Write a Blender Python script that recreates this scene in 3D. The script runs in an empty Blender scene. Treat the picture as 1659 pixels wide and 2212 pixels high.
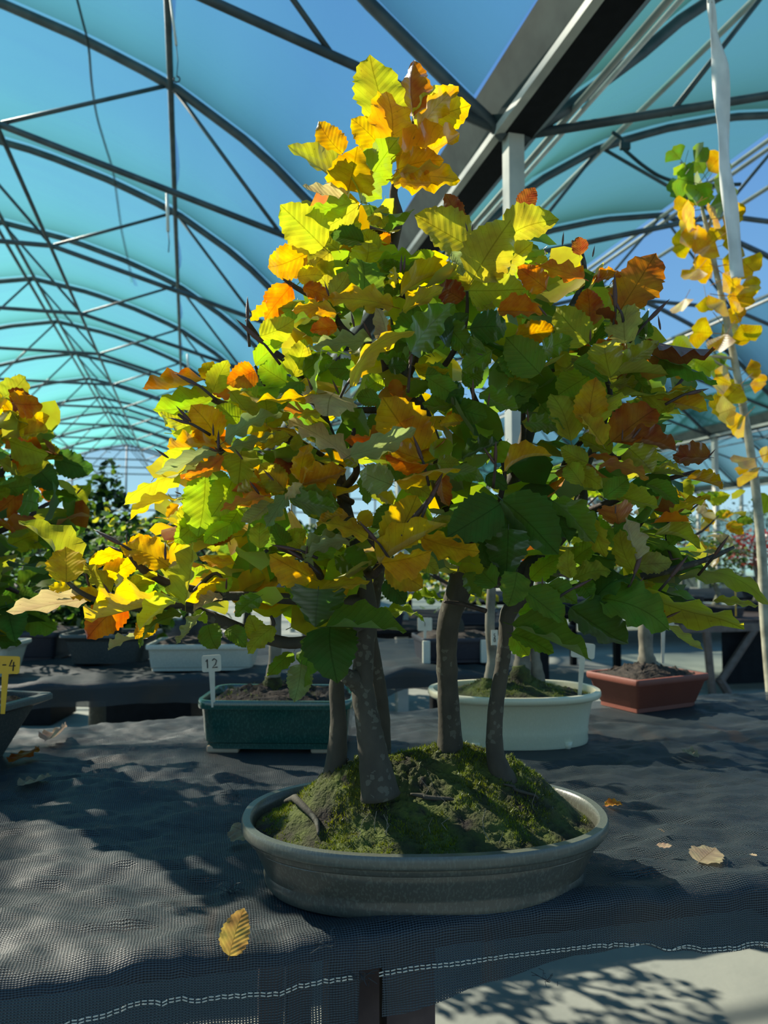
import bpy, bmesh, math, random
from mathutils import Vector, Matrix, noise
R = math.radians
random.seed(7)
SC = bpy.context.scene
COL = SC.collection
# ------------------------------------------------------------------ camera, world, sun, exposure
F = 1661.0; CX, CY = 829.5, 1106.0
E = 1.05                      # eye height
PITCH = R(3.24)
cam = bpy.data.cameras.new('camera'); camo = bpy.data.objects.new('camera', cam); COL.objects.link(camo)
camo.location = (0, 0, E); camo.rotation_euler = (R(90) + PITCH, 0, 0)
cam.sensor_fit = 'VERTICAL'; cam.sensor_height = 36.0; cam.sensor_width = 27.0
cam.lens = 36.0 * F / 2212.0
cam.clip_start = 0.02; cam.clip_end = 300
cam.dof.use_dof = True; cam.dof.focus_distance = 0.88; cam.dof.aperture_fstop = 8.0
SC.camera = camo

w = bpy.data.worlds.new('sky'); SC.world = w; w.use_nodes = True
nt = w.node_tree; nt.nodes.clear()
wo = nt.nodes.new('ShaderNodeOutputWorld'); bgn = nt.nodes.new('ShaderNodeBackground')
tc = nt.nodes.new('ShaderNodeTexCoord'); sp = nt.nodes.new('ShaderNodeSeparateXYZ'); cr = nt.nodes.new('ShaderNodeValToRGB')
nt.links.new(tc.outputs['Generated'], sp.inputs[0]); nt.links.new(sp.outputs['Z'], cr.inputs[0])
nt.links.new(cr.outputs[0], bgn.inputs[0]); nt.links.new(bgn.outputs[0], wo.inputs[0])
e = cr.color_ramp.elements
e[0].position = 0.0; e[0].color = (0.62, 0.84, 0.90, 1)
e[1].position = 1.0; e[1].color = (0.09, 0.25, 0.62, 1)
for p_, c_ in ((0.08, (0.42, 0.74, 0.90, 1)), (0.22, (0.22, 0.49, 0.82, 1)), (0.5, (0.125, 0.32, 0.70, 1))):
    q = e.new(p_); q.color = c_
bgn.inputs[1].default_value = 0.95

SUN_AZ = R(33)                # behind the left side: 0 = straight left, 90 = straight ahead
SUN_EL = R(38)
sd = Vector((-math.cos(SUN_AZ) * math.cos(SUN_EL), math.sin(SUN_AZ) * math.cos(SUN_EL), math.sin(SUN_EL)))
sl = bpy.data.lights.new('sun', 'SUN'); sl.energy = 11.5; sl.angle = R(0.6); sl.color = (1.0, 0.90, 0.72)
so = bpy.data.objects.new('sun', sl); COL.objects.link(so); so.location = (-6, 6, 9)
so.rotation_euler = sd.to_track_quat('Z', 'Y').to_euler()

vs = SC.view_settings; vs.view_transform = 'Standard'; vs.look = 'None'; vs.gamma = 1; vs.exposure = 0.0
vs.use_curve_mapping = False
SC.cycles.transparent_max_bounces = 24
SC.cycles.max_bounces = 8

# ------------------------------------------------------------------ helpers
def ray(x, y):
    a = (x - CX) / F; c = (CY - y) / F
    Y = math.cos(PITCH) - c * math.sin(PITCH); Z = math.sin(PITCH) + c * math.cos(PITCH)
    return a / Y, Z / Y
def at(x, y, D):
    a, z = ray(x, y)
    return Vector((a * D, D, E + z * D))
TZ = 0.675                    # bench top
def tab(x, y, z=TZ):          # the point of a level plane seen at a pixel
    a, c = ray(x, y); D = (z - E) / c
    return Vector((a * D, D, z))
PSI = R(14.3); GU = Vector((math.cos(PSI), math.sin(PSI), 0)); GV = Vector((-math.sin(PSI), math.cos(PSI), 0))
def G(u, v, wz): return GU * u + GV * v + Vector((0, 0, E + wz))   # greenhouse axes

def link(o, parent=None):
    COL.objects.link(o)
    if parent: o.parent = parent
    return o
def mesh_obj(name, verts, faces, mat=None, parent=None, smooth=True, uvs=None):
    me = bpy.data.meshes.new(name); me.from_pydata([tuple(v) for v in verts], [], faces)
    if uvs is not None:
        ul = me.uv_layers.new(name='UVMap')
        for l in me.loops: ul.data[l.index].uv = uvs[l.vertex_index]
    if smooth: me.shade_smooth()
    if mat: me.materials.append(mat)
    return link(bpy.data.objects.new(name, me), parent)
def empty(name, loc=(0, 0, 0), rz=0, parent=None):
    o = bpy.data.objects.new(name, None); o.location = loc; o.rotation_euler = (0, 0, rz); o.empty_display_size = .05
    return link(o, parent)
def tag(o, label, cat, group=None, kind=None):
    if label: o['label'] = label
    if cat: o['category'] = cat
    if group: o['group'] = group
    if kind: o['kind'] = kind
    return o
class MB:
    def __init__(s): s.v = []; s.f = []
    def add(s, vs_, fs): n = len(s.v); s.v += [Vector(q) for q in vs_]; s.f += [tuple(i + n for i in q) for q in fs]
    def box(s, c, sx, sy, sz, ax=None, ay=None):
        c = Vector(c); ax = ax or Vector((1, 0, 0)); ay = ay or Vector((0, 1, 0)); az = ax.cross(ay)
        vs_ = [c + ax * (i * sx / 2) + ay * (j * sy / 2) + az * (k * sz / 2) for k in (-1, 1) for j in (-1, 1) for i in (-1, 1)]
        s.add(vs_, [(0, 2, 3, 1), (4, 5, 7, 6), (0, 1, 5, 4), (2, 6, 7, 3), (0, 4, 6, 2), (1, 3, 7, 5)])
    def tube(s, pts, rad, n=8, cap=True):
        pts = [Vector(q) for q in pts]
        if not hasattr(rad, '__len__'): rad = [rad] * len(pts)
        base = len(s.v); prev = None
        for i, p_ in enumerate(pts):
            t = (pts[min(i + 1, len(pts) - 1)] - pts[max(i - 1, 0)]).normalized()
            if prev is None:
                a = t.orthogonal().normalized()
            else:
                a = (prev - t * prev.dot(t))
                a = a.normalized() if a.length > 1e-6 else t.orthogonal().normalized()
            prev = a; b = t.cross(a)
            for k in range(n):
                an = 2 * math.pi * k / n
                s.v.append(p_ + (a * math.cos(an) + b * math.sin(an)) * rad[i])
        for i in range(len(pts) - 1):
            for k in range(n):
                k2 = (k + 1) % n
                s.f.append((base + i * n + k, base + i * n + k2, base + (i + 1) * n + k2, base + (i + 1) * n + k))
        if cap:
            s.f.append(tuple(base + k for k in reversed(range(n))))
            s.f.append(tuple(base + (len(pts) - 1) * n + k for k in range(n)))
    def build(s, name, mat, parent=None, smooth=False):
        return mesh_obj(name, s.v, s.f, mat, parent, smooth)
def spline(pts, rad, sub=5):
    P = [Vector(q) for q in pts]; out = []; ro = []
    for i in range(len(P) - 1):
        p0 = P[max(i - 1, 0)]; p1 = P[i]; p2 = P[i + 1]; p3 = P[min(i + 2, len(P) - 1)]
        for k in range(sub):
            t = k / sub
            out.append(.5 * ((2 * p1) + (p2 - p0) * t + (2 * p0 - 5 * p1 + 4 * p2 - p3) * t * t + (3 * p1 - p0 - 3 * p2 + p3) * t ** 3))
            ro.append(rad[i] * (1 - t) + rad[i + 1] * t)
    out.append(P[-1]); ro.append(rad[-1])
    return out, ro
def bevel(o, wd, seg=2):
    m = o.modifiers.new('bevel', 'BEVEL'); m.width = wd; m.segments = seg; m.limit_method = 'ANGLE'; return o

# ------------------------------------------------------------------ materials
def newmat(name):
    m = bpy.data.materials.new(name); m.use_nodes = True; n = m.node_tree; n.nodes.clear()
    o = n.nodes.new('ShaderNodeOutputMaterial'); return m, n, o
def N(n, t, **kw):
    x = n.nodes.new(t)
    for k, v in kw.items():
        if k.startswith('i_'):
            key = k[2:]; key = int(key) if key.isdigit() else key.replace('_', ' ')
            x.inputs[key].default_value = v
        else: setattr(x, k, v)
    return x
def L(n, a, b): n.links.new(a, b)
def col4(c): return (c[0], c[1], c[2], 1)
def mixc(n, fac, a, b, bt='MIX'):
    m = n.nodes.new('ShaderNodeMix'); m.data_type = 'RGBA'; m.blend_type = bt
    for sock, v in ((m.inputs[0], fac), (m.inputs[6], a), (m.inputs[7], b)):
        if hasattr(v, 'links') or hasattr(v, 'is_linked'): n.links.new(v, sock)
        elif isinstance(v, (int, float)): sock.default_value = v
        else: sock.default_value = col4(v)
    return m.outputs[2]
def math_(n, op, a, b=None, c=None):
    m = n.nodes.new('ShaderNodeMath'); m.operation = op
    for i, v in enumerate((a, b, c)):
        if v is None: continue
        if isinstance(v, (int, float)): m.inputs[i].default_value = v
        else: n.links.new(v, m.inputs[i])
    return m.outputs[0]
def surf(name, c1, c2, scale=20, rough=.6, bump=.2, bscale=80, metal=0, coat=0, spec=.5, c3=None, dist=.002, detail=6):
    m, n, o = newmat(name); b = N(n, 'ShaderNodeBsdfPrincipled', i_Roughness=rough, i_Metallic=metal)
    b.inputs['Coat Weight'].default_value = coat; b.inputs['Coat Roughness'].default_value = .12
    b.inputs['Specular IOR Level'].default_value = spec
    t = N(n, 'ShaderNodeTexCoord'); ns = N(n, 'ShaderNodeTexNoise', i_Scale=scale, i_Detail=detail); L(n, t.outputs['Object'], ns.inputs['Vector'])
    r = N(n, 'ShaderNodeValToRGB'); r.color_ramp.elements[0].position = .35; r.color_ramp.elements[1].position = .65
    r.color_ramp.elements[0].color = col4(c1); r.color_ramp.elements[1].color = col4(c2)
    if c3: q = r.color_ramp.elements.new(.72); q.color = col4(c3)
    L(n, ns.outputs['Fac'], r.inputs[0]); L(n, r.outputs[0], b.inputs['Base Color'])
    if bump:
        n2 = N(n, 'ShaderNodeTexNoise', i_Scale=bscale, i_Detail=5); L(n, t.outputs['Object'], n2.inputs['Vector'])
        bp = N(n, 'ShaderNodeBump', i_Strength=bump, i_Distance=dist); L(n, n2.outputs['Fac'], bp.inputs['Height']); L(n, bp.outputs[0], b.inputs['Normal'])
    L(n, b.outputs[0], o.inputs[0]); return m

def leaf_mat(name, src='object', veins=True, tr=.63, gloss=.5):
    m, n, o = newmat(name)
    if src == 'object':
        oi = N(n, 'ShaderNodeObjectInfo'); base = oi.outputs['Color']; rnd = oi.outputs['Random']
    else:
        a = N(n, 'ShaderNodeAttribute', attribute_name='Col'); base = a.outputs['Color']; rnd = None
    t = N(n, 'ShaderNodeTexCoord')
    ns = N(n, 'ShaderNodeTexNoise', i_Scale=2.2, i_Detail=4)
    if src == 'object':
        uvm = N(n, 'ShaderNodeVectorMath', operation='ADD'); L(n, t.outputs['UV'], uvm.inputs[0])
        cb = N(n, 'ShaderNodeCombineXYZ'); rr = math_(n, 'MULTIPLY', rnd, 37.0); L(n, rr, cb.inputs[0]); L(n, rr, cb.inputs[1])
        L(n, cb.outputs[0], uvm.inputs[1]); L(n, uvm.outputs[0], ns.inputs['Vector'])
    else:
        ns.inputs['Scale'].default_value = 30; L(n, t.outputs['Object'], ns.inputs['Vector'])
    # patches greener or browner than the rest
    hsv = N(n, 'ShaderNodeHueSaturation'); L(n, base, hsv.inputs['Color'])
    L(n, math_(n, 'MULTIPLY_ADD', ns.outputs['Fac'], .12, .44), hsv.inputs['Hue'])
    L(n, math_(n, 'MULTIPLY_ADD', ns.outputs['Fac'], .9, .55), hsv.inputs['Value'])
    c = hsv.outputs[0]; hgt = None
    if veins:
        s = N(n, 'ShaderNodeSeparateXYZ'); L(n, t.outputs['UV'], s.inputs[0])
        au = math_(n, 'ABSOLUTE', math_(n, 'SUBTRACT', s.outputs[0], .5))          # 0 at the midrib
        ph = math_(n, 'MULTIPLY', math_(n, 'SUBTRACT', s.outputs[1], math_(n, 'MULTIPLY', au, .62)), 9.0)
        fr = math_(n, 'ABSOLUTE', math_(n, 'SUBTRACT', math_(n, 'FRACT', ph), .5))   # .5 on the vein line
        lat = math_(n, 'GREATER_THAN', fr, .455)
        mid = math_(n, 'LESS_THAN', au, .012)
        vein = math_(n, 'MAXIMUM', math_(n, 'MULTIPLY', lat, .45), mid)
        hgt = math_(n, 'MULTIPLY', fr, 1.0)
        dark = mixc(n, 1.0, c, (.62, .60, .5), 'MULTIPLY')
        c = mixc(n, math_(n, 'MULTIPLY', vein, .9), c, dark)
        sp_ = N(n, 'ShaderNodeTexNoise', i_Scale=26, i_Detail=2); L(n, uvm.outputs[0], sp_.inputs['Vector'])
        spot = math_(n, 'GREATER_THAN', sp_.outputs['Fac'], .70)
        c = mixc(n, math_(n, 'MULTIPLY', spot, .5), c, (.10, .05, .015))
    sat = N(n, 'ShaderNodeHueSaturation', i_Saturation=1.04, i_Value=1.2); L(n, c, sat.inputs['Color'])
    df = N(n, 'ShaderNodeBsdfDiffuse'); L(n, c, df.inputs[0])
    tl = N(n, 'ShaderNodeBsdfTranslucent'); L(n, sat.outputs[0], tl.inputs[0])
    gl = N(n, 'ShaderNodeBsdfGlossy', i_Roughness=gloss); gl.inputs[0].default_value = (.9, .95, 1, 1)
    mx = N(n, 'ShaderNodeMixShader', i_0=tr); L(n, df.outputs[0], mx.inputs[1]); L(n, tl.outputs[0], mx.inputs[2])
    fz = N(n, 'ShaderNodeFresnel', i_IOR=1.38)
    fm = math_(n, 'MULTIPLY', fz.outputs[0], .16)
    m2 = N(n, 'ShaderNodeMixShader'); L(n, fm, m2.inputs[0]); L(n, mx.outputs[0], m2.inputs[1]); L(n, gl.outputs[0], m2.inputs[2])
    if hgt is not None:
        bp = N(n, 'ShaderNodeBump', i_Strength=.5, i_Distance=.0012); L(n, hgt, bp.inputs['Height'])
        L(n, bp.outputs[0], df.inputs['Normal']); L(n, bp.outputs[0], gl.inputs['Normal']); L(n, bp.outputs[0], tl.inputs['Normal'])
    L(n, m2.outputs[0], o.inputs[0]); return m

M = {}
M['leaf'] = leaf_mat('beech_leaf'); M['leaf_mass'] = leaf_mat('beech_leaf_mass', 'attr', False)
M['foliage'] = leaf_mat('far_foliage', 'attr', False, .4, .25)
def bark_mat():
    m, n, o = newmat('beech_bark'); b = N(n, 'ShaderNodeBsdfPrincipled', i_Roughness=.85); t = N(n, 'ShaderNodeTexCoord')
    mp = N(n, 'ShaderNodeMapping'); mp.inputs['Scale'].default_value = (1, 1, .6); L(n, t.outputs['Object'], mp.inputs[0])
    a = N(n, 'ShaderNodeTexNoise', i_Scale=55, i_Detail=8); L(n, mp.outputs[0], a.inputs['Vector'])
    c = mixc(n, a.outputs['Fac'], (.016, .015, .010), (.075, .068, .046))
    # round grey lichen spots
    v = N(n, 'ShaderNodeTexVoronoi', i_Scale=105); w_ = N(n, 'ShaderNodeTexNoise', i_Scale=160, i_Detail=3); L(n, t.outputs['Object'], w_.inputs['Vector'])
    vm = N(n, 'ShaderNodeVectorMath', operation='MULTIPLY_ADD'); L(n, w_.outputs['Color'], vm.inputs[0]); vm.inputs[1].default_value = (.008, .008, .008); L(n, t.outputs['Object'], vm.inputs[2]); L(n, vm.outputs[0], v.inputs['Vector'])
    g = N(n, 'ShaderNodeTexNoise', i_Scale=14, i_Detail=2); L(n, t.outputs['Object'], g.inputs['Vector'])
    li = math_(n, 'MULTIPLY', math_(n, 'LESS_THAN', v.outputs['Distance'], .36), math_(n, 'GREATER_THAN', g.outputs['Fac'], .53))
    c = mixc(n, math_(n, 'MULTIPLY', li, .45), c, (.13, .135, .10))
    L(n, c, b.inputs['Base Color'])
    h = N(n, 'ShaderNodeTexNoise', i_Scale=150, i_Detail=6); L(n, mp.outputs[0], h.inputs['Vector'])
    bp = N(n, 'ShaderNodeBump', i_Strength=.8, i_Distance=.0012); L(n, h.outputs['Fac'], bp.inputs['Height']); L(n, bp.outputs[0], b.inputs['Normal'])
    L(n, b.outputs[0], o.inputs[0]); return m
M['bark'] = bark_mat()
M['twig'] = surf('twig_bark', (.022, .014, .010), (.060, .040, .028), 90, .7, .4, 200)
M['bud'] = surf('bud_scale', (.035, .012, .008), (.12, .05, .03), 300, .45, .3, 400)
M['moss'] = surf('moss', (.016, .012, .008), (.075, .10, .012), 22, .95, 1.0, 240, c3=(.03, .022, .014), dist=.004)
M['moss_blade'] = leaf_mat('moss_blade', 'attr', False, .4, .6)
M['soil'] = surf('soil', (.010, .008, .006), (.045, .034, .025), 90, .95, 1.0, 140, dist=.004)
M['palebark'] = surf('pale_bark', (.10, .09, .065), (.24, .22, .16), 25, .8, .3, 60)
M['ginkgobark'] = surf('ginkgo_bark', (.24, .23, .16), (.46, .44, .32), 25, .8, .3, 60)
M['steel'] = surf('galvanised_steel', (.035, .055, .065), (.075, .10, .11), 8, .45, .1, 40)
M['steel_pale'] = surf('pale_steel', (.36, .38, .35), (.52, .53, .47), 5, .5, .1, 40, metal=.1)
M['gutter'] = surf('gutter_sheet', (.018, .032, .034), (.035, .055, .055), 6, .7, .1, 30, spec=.08)
M['post_grey'] = surf('dull_zinc', (.13, .16, .155), (.20, .23, .22), 8, .6, .1, 40)
M['black'] = surf('black_rubber', (.002, .0025, .004), (.005, .006, .008), 20, .7, .1, 60, spec=.2)
M['concrete'] = surf('concrete_floor', (.18, .20, .18), (.28, .295, .255), 2.2, .85, .3, 60, c3=(.24, .255, .225), detail=10)
M['wood'] = surf('bench_wood', (.045, .026, .022), (.09, .055, .045), 20, .75, .4, 60)
M['rust'] = surf('painted_steel_leg', (.11, .075, .06), (.17, .12, .10), 20, .6, .2, 60)
M['white_plastic'] = surf('white_plastic', (.60, .55, .42), (.70, .65, .50), 30, .4, .05, 60)
M['yellow_plastic'] = surf('yellow_plastic', (.82, .42, .01), (.9, .5, .02), 30, .4, .05, 60)
M['ink'] = surf('ink', (.005, .005, .006), (.01, .01, .01), 10, .6, 0)
M['strap'] = surf('white_strap', (.60, .62, .58), (.80, .80, .74), 12, .5, .3, 20)
M['cord'] = surf('dark_cord', (.01, .03, .035), (.02, .045, .05), 10, .6, 0)

def glaze(name, c1, c2, rim, rough=.35, coat=.3, scale=9, streak=True):
    """pot glaze: streaky body, the colour thins out on the edges that stand proud"""
    m, n, o = newmat(name); b = N(n, 'ShaderNodeBsdfPrincipled', i_Roughness=rough)
    b.inputs['Coat Weight'].default_value = coat; b.inputs['Coat Roughness'].default_value = .15
    t = N(n, 'ShaderNodeTexCoord'); mp = N(n, 'ShaderNodeMapping'); mp.inputs['Scale'].default_value = (1, 1, .35 if streak else 1)
    L(n, t.outputs['Object'], mp.inputs[0])
    ns = N(n, 'ShaderNodeTexNoise', i_Scale=scale, i_Detail=8, i_Roughness=.7); L(n, mp.outputs[0], ns.inputs['Vector'])
    fs = N(n, 'ShaderNodeTexNoise', i_Scale=420, i_Detail=3); L(n, mp.outputs[0], fs.inputs['Vector'])
    c = mixc(n, ns.outputs['Fac'], c1, c2)
    c = mixc(n, math_(n, 'MULTIPLY', math_(n, 'GREATER_THAN', fs.outputs['Fac'], .56), .35), c, rim)
    g = N(n, 'ShaderNodeNewGeometry'); pt = math_(n, 'MULTIPLY', math_(n, 'SUBTRACT', g.outputs['Pointiness'], .52), 9); 
    ptc = math_(n, 'MINIMUM', math_(n, 'MAXIMUM', pt, 0.0), .8)
    c = mixc(n, ptc, c, rim)
    L(n, c, b.inputs['Base Color'])
    bp = N(n, 'ShaderNodeBump', i_Strength=.25, i_Distance=.001); L(n, fs.outputs['Fac'], bp.inputs['Height']); L(n, bp.outputs[0], b.inputs['Normal'])
    L(n, b.outputs[0], o.inputs[0]); return m
M['pot_grey'] = glaze('grey_green_glaze', (.032, .036, .030), (.085, .085, .064), (.13, .15, .115))
M['pot_green'] = glaze('dark_green_glaze', (.006, .045, .035), (.012, .075, .052), (.05, .16, .12), .15, .8)
M['pot_cream'] = glaze('cream_glaze', (.58, .55, .36), (.66, .62, .42), (.70, .66, .46), .35, .3)
M['pot_cream2'] = glaze('grey_cream_glaze', (.42, .44, .36), (.52, .53, .43), (.68, .68, .56), .35, .3)
M['pot_red'] = glaze('red_clay', (.15, .040, .024), (.25, .070, .040), (.22, .07, .045), .6, 0)
M['pot_dark'] = glaze('dark_grey_clay', (.035, .045, .045), (.07, .08, .075), (.14, .15, .13), .6, .05)
M['pot_black'] = glaze('black_glaze', (.004, .006, .014), (.008, .012, .026), (.03, .04, .05), .5, .1)
M['clayfoot'] = surf('bare_clay', (.45, .32, .20), (.55, .42, .28), 20, .8, .2, 60)

def net_mat(name, period=.0024, open_=.16, c1=(.006, .012, .017), c2=(.062, .079, .081)):
    """woven black shade cloth: two sets of threads with small holes between them"""
    m, n, o = newmat(name)
    t = N(n, 'ShaderNodeTexCoord'); s = N(n, 'ShaderNodeSeparateXYZ'); L(n, t.outputs['UV'], s.inputs[0])
    wn = N(n, 'ShaderNodeTexNoise', i_Scale=14, i_Detail=3); L(n, t.outputs['UV'], wn.inputs['Vector'])
    wob = math_(n, 'MULTIPLY', wn.outputs['Fac'], .012)
    a = math_(n, 'SINE', math_(n, 'MULTIPLY', math_(n, 'ADD', s.outputs[0], wob), 2 * math.pi / (period * 1.25)))
    b_ = math_(n, 'SINE', math_(n, 'MULTIPLY', math_(n, 'ADD', s.outputs[1], wob), 2 * math.pi / period))
    th = math_(n, 'MAXIMUM', a, b_)
    hole = math_(n, 'LESS_THAN', th, -.30)
    wf = math_(n, 'MULTIPLY_ADD', b_, .5, .5)
    wf = math_(n, 'MULTIPLY', wf, math_(n, 'MULTIPLY_ADD', a, .3, .7))
    dn = N(n, 'ShaderNodeTexNoise', i_Scale=5, i_Detail=6); L(n, t.outputs['UV'], dn.inputs['Vector'])
    c = mixc(n, wf, c1, c2)
    dust = math_(n, 'MULTIPLY', math_(n, 'MAXIMUM', math_(n, 'SUBTRACT', dn.outputs['Fac'], .58), 0.0), 3.0)
    c = mixc(n, math_(n, 'MINIMUM', dust, .55), c, (.07, .06, .045))
    mp = N(n, 'ShaderNodeMapping'); mp.inputs['Scale'].default_value = (14, 2.2, 1); L(n, t.outputs['UV'], mp.inputs[0])
    sn = N(n, 'ShaderNodeTexNoise', i_Scale=1.0, i_Detail=2); L(n, mp.outputs[0], sn.inputs['Vector'])
    st = math_(n, 'MULTIPLY', math_(n, 'MAXIMUM', math_(n, 'SUBTRACT', sn.outputs['Fac'], .66), 0.0), 5.0)
    c = mixc(n, math_(n, 'MINIMUM', st, .45), c, (.085, .045, .022))
    b = N(n, 'ShaderNodeBsdfPrincipled', i_Roughness=.5); b.inputs['Specular IOR Level'].default_value = .4
    L(n, c, b.inputs['Base Color'])
    bp = N(n, 'ShaderNodeBump', i_Strength=.7, i_Distance=.0006); L(n, wf, bp.inputs['Height']); L(n, bp.outputs[0], b.inputs['Normal'])
    tr = N(n, 'ShaderNodeBsdfTransparent'); mx = N(n, 'ShaderNodeMixShader')
    L(n, hole, mx.inputs[0]); L(n, b.outputs[0], mx.inputs[1]); L(n, tr.outputs[0], mx.inputs[2])
    L(n, mx.outputs[0], o.inputs[0]); return m
M['net'] = net_mat('shade_cloth')
def film_mat(name, teal, base, graze, tint):
    m, n, o = newmat(name)
    lw = N(n, 'ShaderNodeLayerWeight', i_Blend=.5)
    t = N(n, 'ShaderNodeTexCoord')
    mp = N(n, 'ShaderNodeMapping'); mp.inputs['Scale'].default_value = (.5, 9, 1); L(n, t.outputs['UV'], mp.inputs[0])
    ns = N(n, 'ShaderNodeTexNoise', i_Scale=1.4, i_Detail=5, i_Distortion=.6); L(n, mp.outputs[0], ns.inputs['Vector'])
    f = math_(n, 'POWER', lw.outputs['Facing'], 2.0)
    f = math_(n, 'MULTIPLY_ADD', f, graze, base)
    # denser, darker teal painted in towards the far arch of each bay
    s = N(n, 'ShaderNodeSeparateXYZ'); L(n, t.outputs['UV'], s.inputs[0])
    ed = math_(n, 'POWER', s.outputs[1], 3.0)
    f = math_(n, 'ADD', f, math_(n, 'MULTIPLY', ed, .42))
    f = math_(n, 'ADD', f, math_(n, 'MULTIPLY', math_(n, 'SUBTRACT', ns.outputs['Fac'], .5), .10))
    f = math_(n, 'MINIMUM', math_(n, 'MAXIMUM', f, 0.03), .95)
    tl = N(n, 'ShaderNodeBsdfTranslucent'); df = N(n, 'ShaderNodeBsdfDiffuse')
    cc = mixc(n, math_(n, 'MULTIPLY', ed, .85), teal, tuple(q * .28 for q in teal)); L(n, cc, tl.inputs[0]); L(n, cc, df.inputs[0])
    m1 = N(n, 'ShaderNodeMixShader', i_0=.35); L(n, tl.outputs[0], m1.inputs[1]); L(n, df.outputs[0], m1.inputs[2])
    tr = N(n, 'ShaderNodeBsdfTransparent'); tr.inputs[0].default_value = col4(tint)
    mx = N(n, 'ShaderNodeMixShader'); L(n, f, mx.inputs[0]); L(n, tr.outputs[0], mx.inputs[1]); L(n, m1.outputs[0], mx.inputs[2])
    L(n, mx.outputs[0], o.inputs[0]); return m
M['film'] = film_mat('roof_film', (.19, .74, .63), .10, .62, (.93, .96, .99))
M['film_teal'] = film_mat('roof_film_teal', (.055, .19, .175), .36, .4, (.80, .92, .90))
M['film_wall'] = film_mat('wall_film', (.42, .68, .55), .45, .3, (.8, .95, .95))

# ------------------------------------------------------------------ floor, roof and walls of the greenhouse
fl = MB(); fl.box(G(4, 12, -E - .05), 60, 60, .1, GU, GV)
tag(fl.build('floor', M['concrete']), None, None, kind='structure')

HALF = 3.37
ARCH = [(0, 1.92), (.22, 2.09), (.63, 2.43), (.94, 2.72), (1.52, 3.09), (2.07, 3.31), (2.66, 3.49), (3.37, 3.62)]   # from the gutter to the ridge
def archw(d):
    d = max(0, min(HALF, d))
    for (a, b), (c, d2) in zip(ARCH, ARCH[1:]):
        if d <= c: return b + (d2 - b) * (d - a) / (c - a)
    return ARCH[-1][1]
TR = [-0.75, 1.2, 3.15, 5.05, 6.98, 8.9, 10.65, 12.55, 14.5, 16.5, 18.4, 20.3, 22.3, 24.3, 26.3]
GUT = 1.41            # the gutter line beside the main span
PITCHW = 2 * HALF + .08
ceil = tag(empty('ceiling', G(-2, 8, 2)), None, None, kind='structure')
ceil.matrix_world  # parts keep world coordinates: parent at the origin instead
ceil.location = (0, 0, 0)
def span_u(k): return GUT - .04 - 2 * HALF + k * PITCHW    # left gutter of span k (span 0 is the main one)
ARC16 = [HALF * i / 16 for i in range(17)]
for k in (-1, 0, 1, 2):
    u0 = span_u(k)
    for ti, v in enumerate(TR):
        if k in (-1,) and v < 3: continue
        if k == 2 and v < 6: continue
        tr = empty('truss', (0, 0, 0), parent=ceil)
        near = v < 9; nn = 10 if near else 6
        mb = MB()
        pts = [G(u0 + d, v, archw(d) - .02) for d in ARC16] + [G(u0 + 2 * HALF - d, v, archw(d) - .02) for d in reversed(ARC16[:-1])]
        mb.tube(pts, .030, nn); mb.build('arch_tube', M['steel'], tr, True)
        mb = MB()
        c = [(.05, 1.93), (2.54, 2.66), (4.20, 2.66), (2 * HALF - .05, 1.93)]
        mb.tube([G(u0 + a, v, b) for a, b in c], .021, nn); mb.build('tie_tube', M['steel'], tr, True)
        for sgn in (0, 1):
            def U(a): return u0 + (2 * HALF - a if sgn else a)
            for (a, b, c_, d_) in ((1.52, 3.07, 2.54, 2.66), (1.52, 3.07, .78, 2.13), (HALF, 3.6, 2.54, 2.66)):
                mb = MB(); mb.tube([G(U(a), v, b), G(U(c_), v, d_)], .0135, nn); mb.build('web_tube', M['steel'], tr, True)
    # purlins
    vv0, vv1 = (-.75, 26.3) if k in (0, 1) else (6, 26.3)
    for a, b, r in ((1.52, 3.045, .02), (HALF - .05, 3.55, .02), (HALF + .05, 3.55, .02), (2.54, 2.63, .016), (2 * HALF - 1.52, 3.045, .02), (2 * HALF - 2.54, 2.63, .016)):
        mb = MB(); mb.tube([G(u0 + a, vv0, b), G(u0 + a, vv1, b)], r, 8)
        mb.build('purlin', M['steel_pale'] if k == 1 else M['steel'], ceil, True)
    # film, one sheet to each bay and slope
    for i in range(len(TR) - 1):
        va, vb = TR[i], TR[i + 1]
        for side in (0, 1):
            top = .45 if (k in (1, 2) and side == 1) else 1.0      # this slope of the roof stands half open
            if k in (-1, 2) and va < 6: continue
            verts = []; uvs = []; faces = []
            nu, nv = 16, 8
            for iu in range(nu + 1):
                d = .15 + (HALF * top - .15) * iu / nu
                for iv in range(nv + 1):
                    q = iv / nv; sag = -.07 * math.sin(math.pi * q) * math.sin(math.pi * min(1, iu / nu + .08)) 
                    uu = u0 + (2 * HALF - d if side else d)
                    verts.append(G(uu, va + (vb - va) * q, archw(d) + .035 + sag)); uvs.append((d + i * 3.1, q))
            for iu in range(nu):
                for iv in range(nv):
                    a_ = iu * (nv + 1) + iv; faces.append((a_, a_ + 1, a_ + nv + 2, a_ + nv + 1))
            mesh_obj('film_sheet', verts, faces, M['film_teal'] if k >= 1 else M['film'], ceil, True, uvs)
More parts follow.
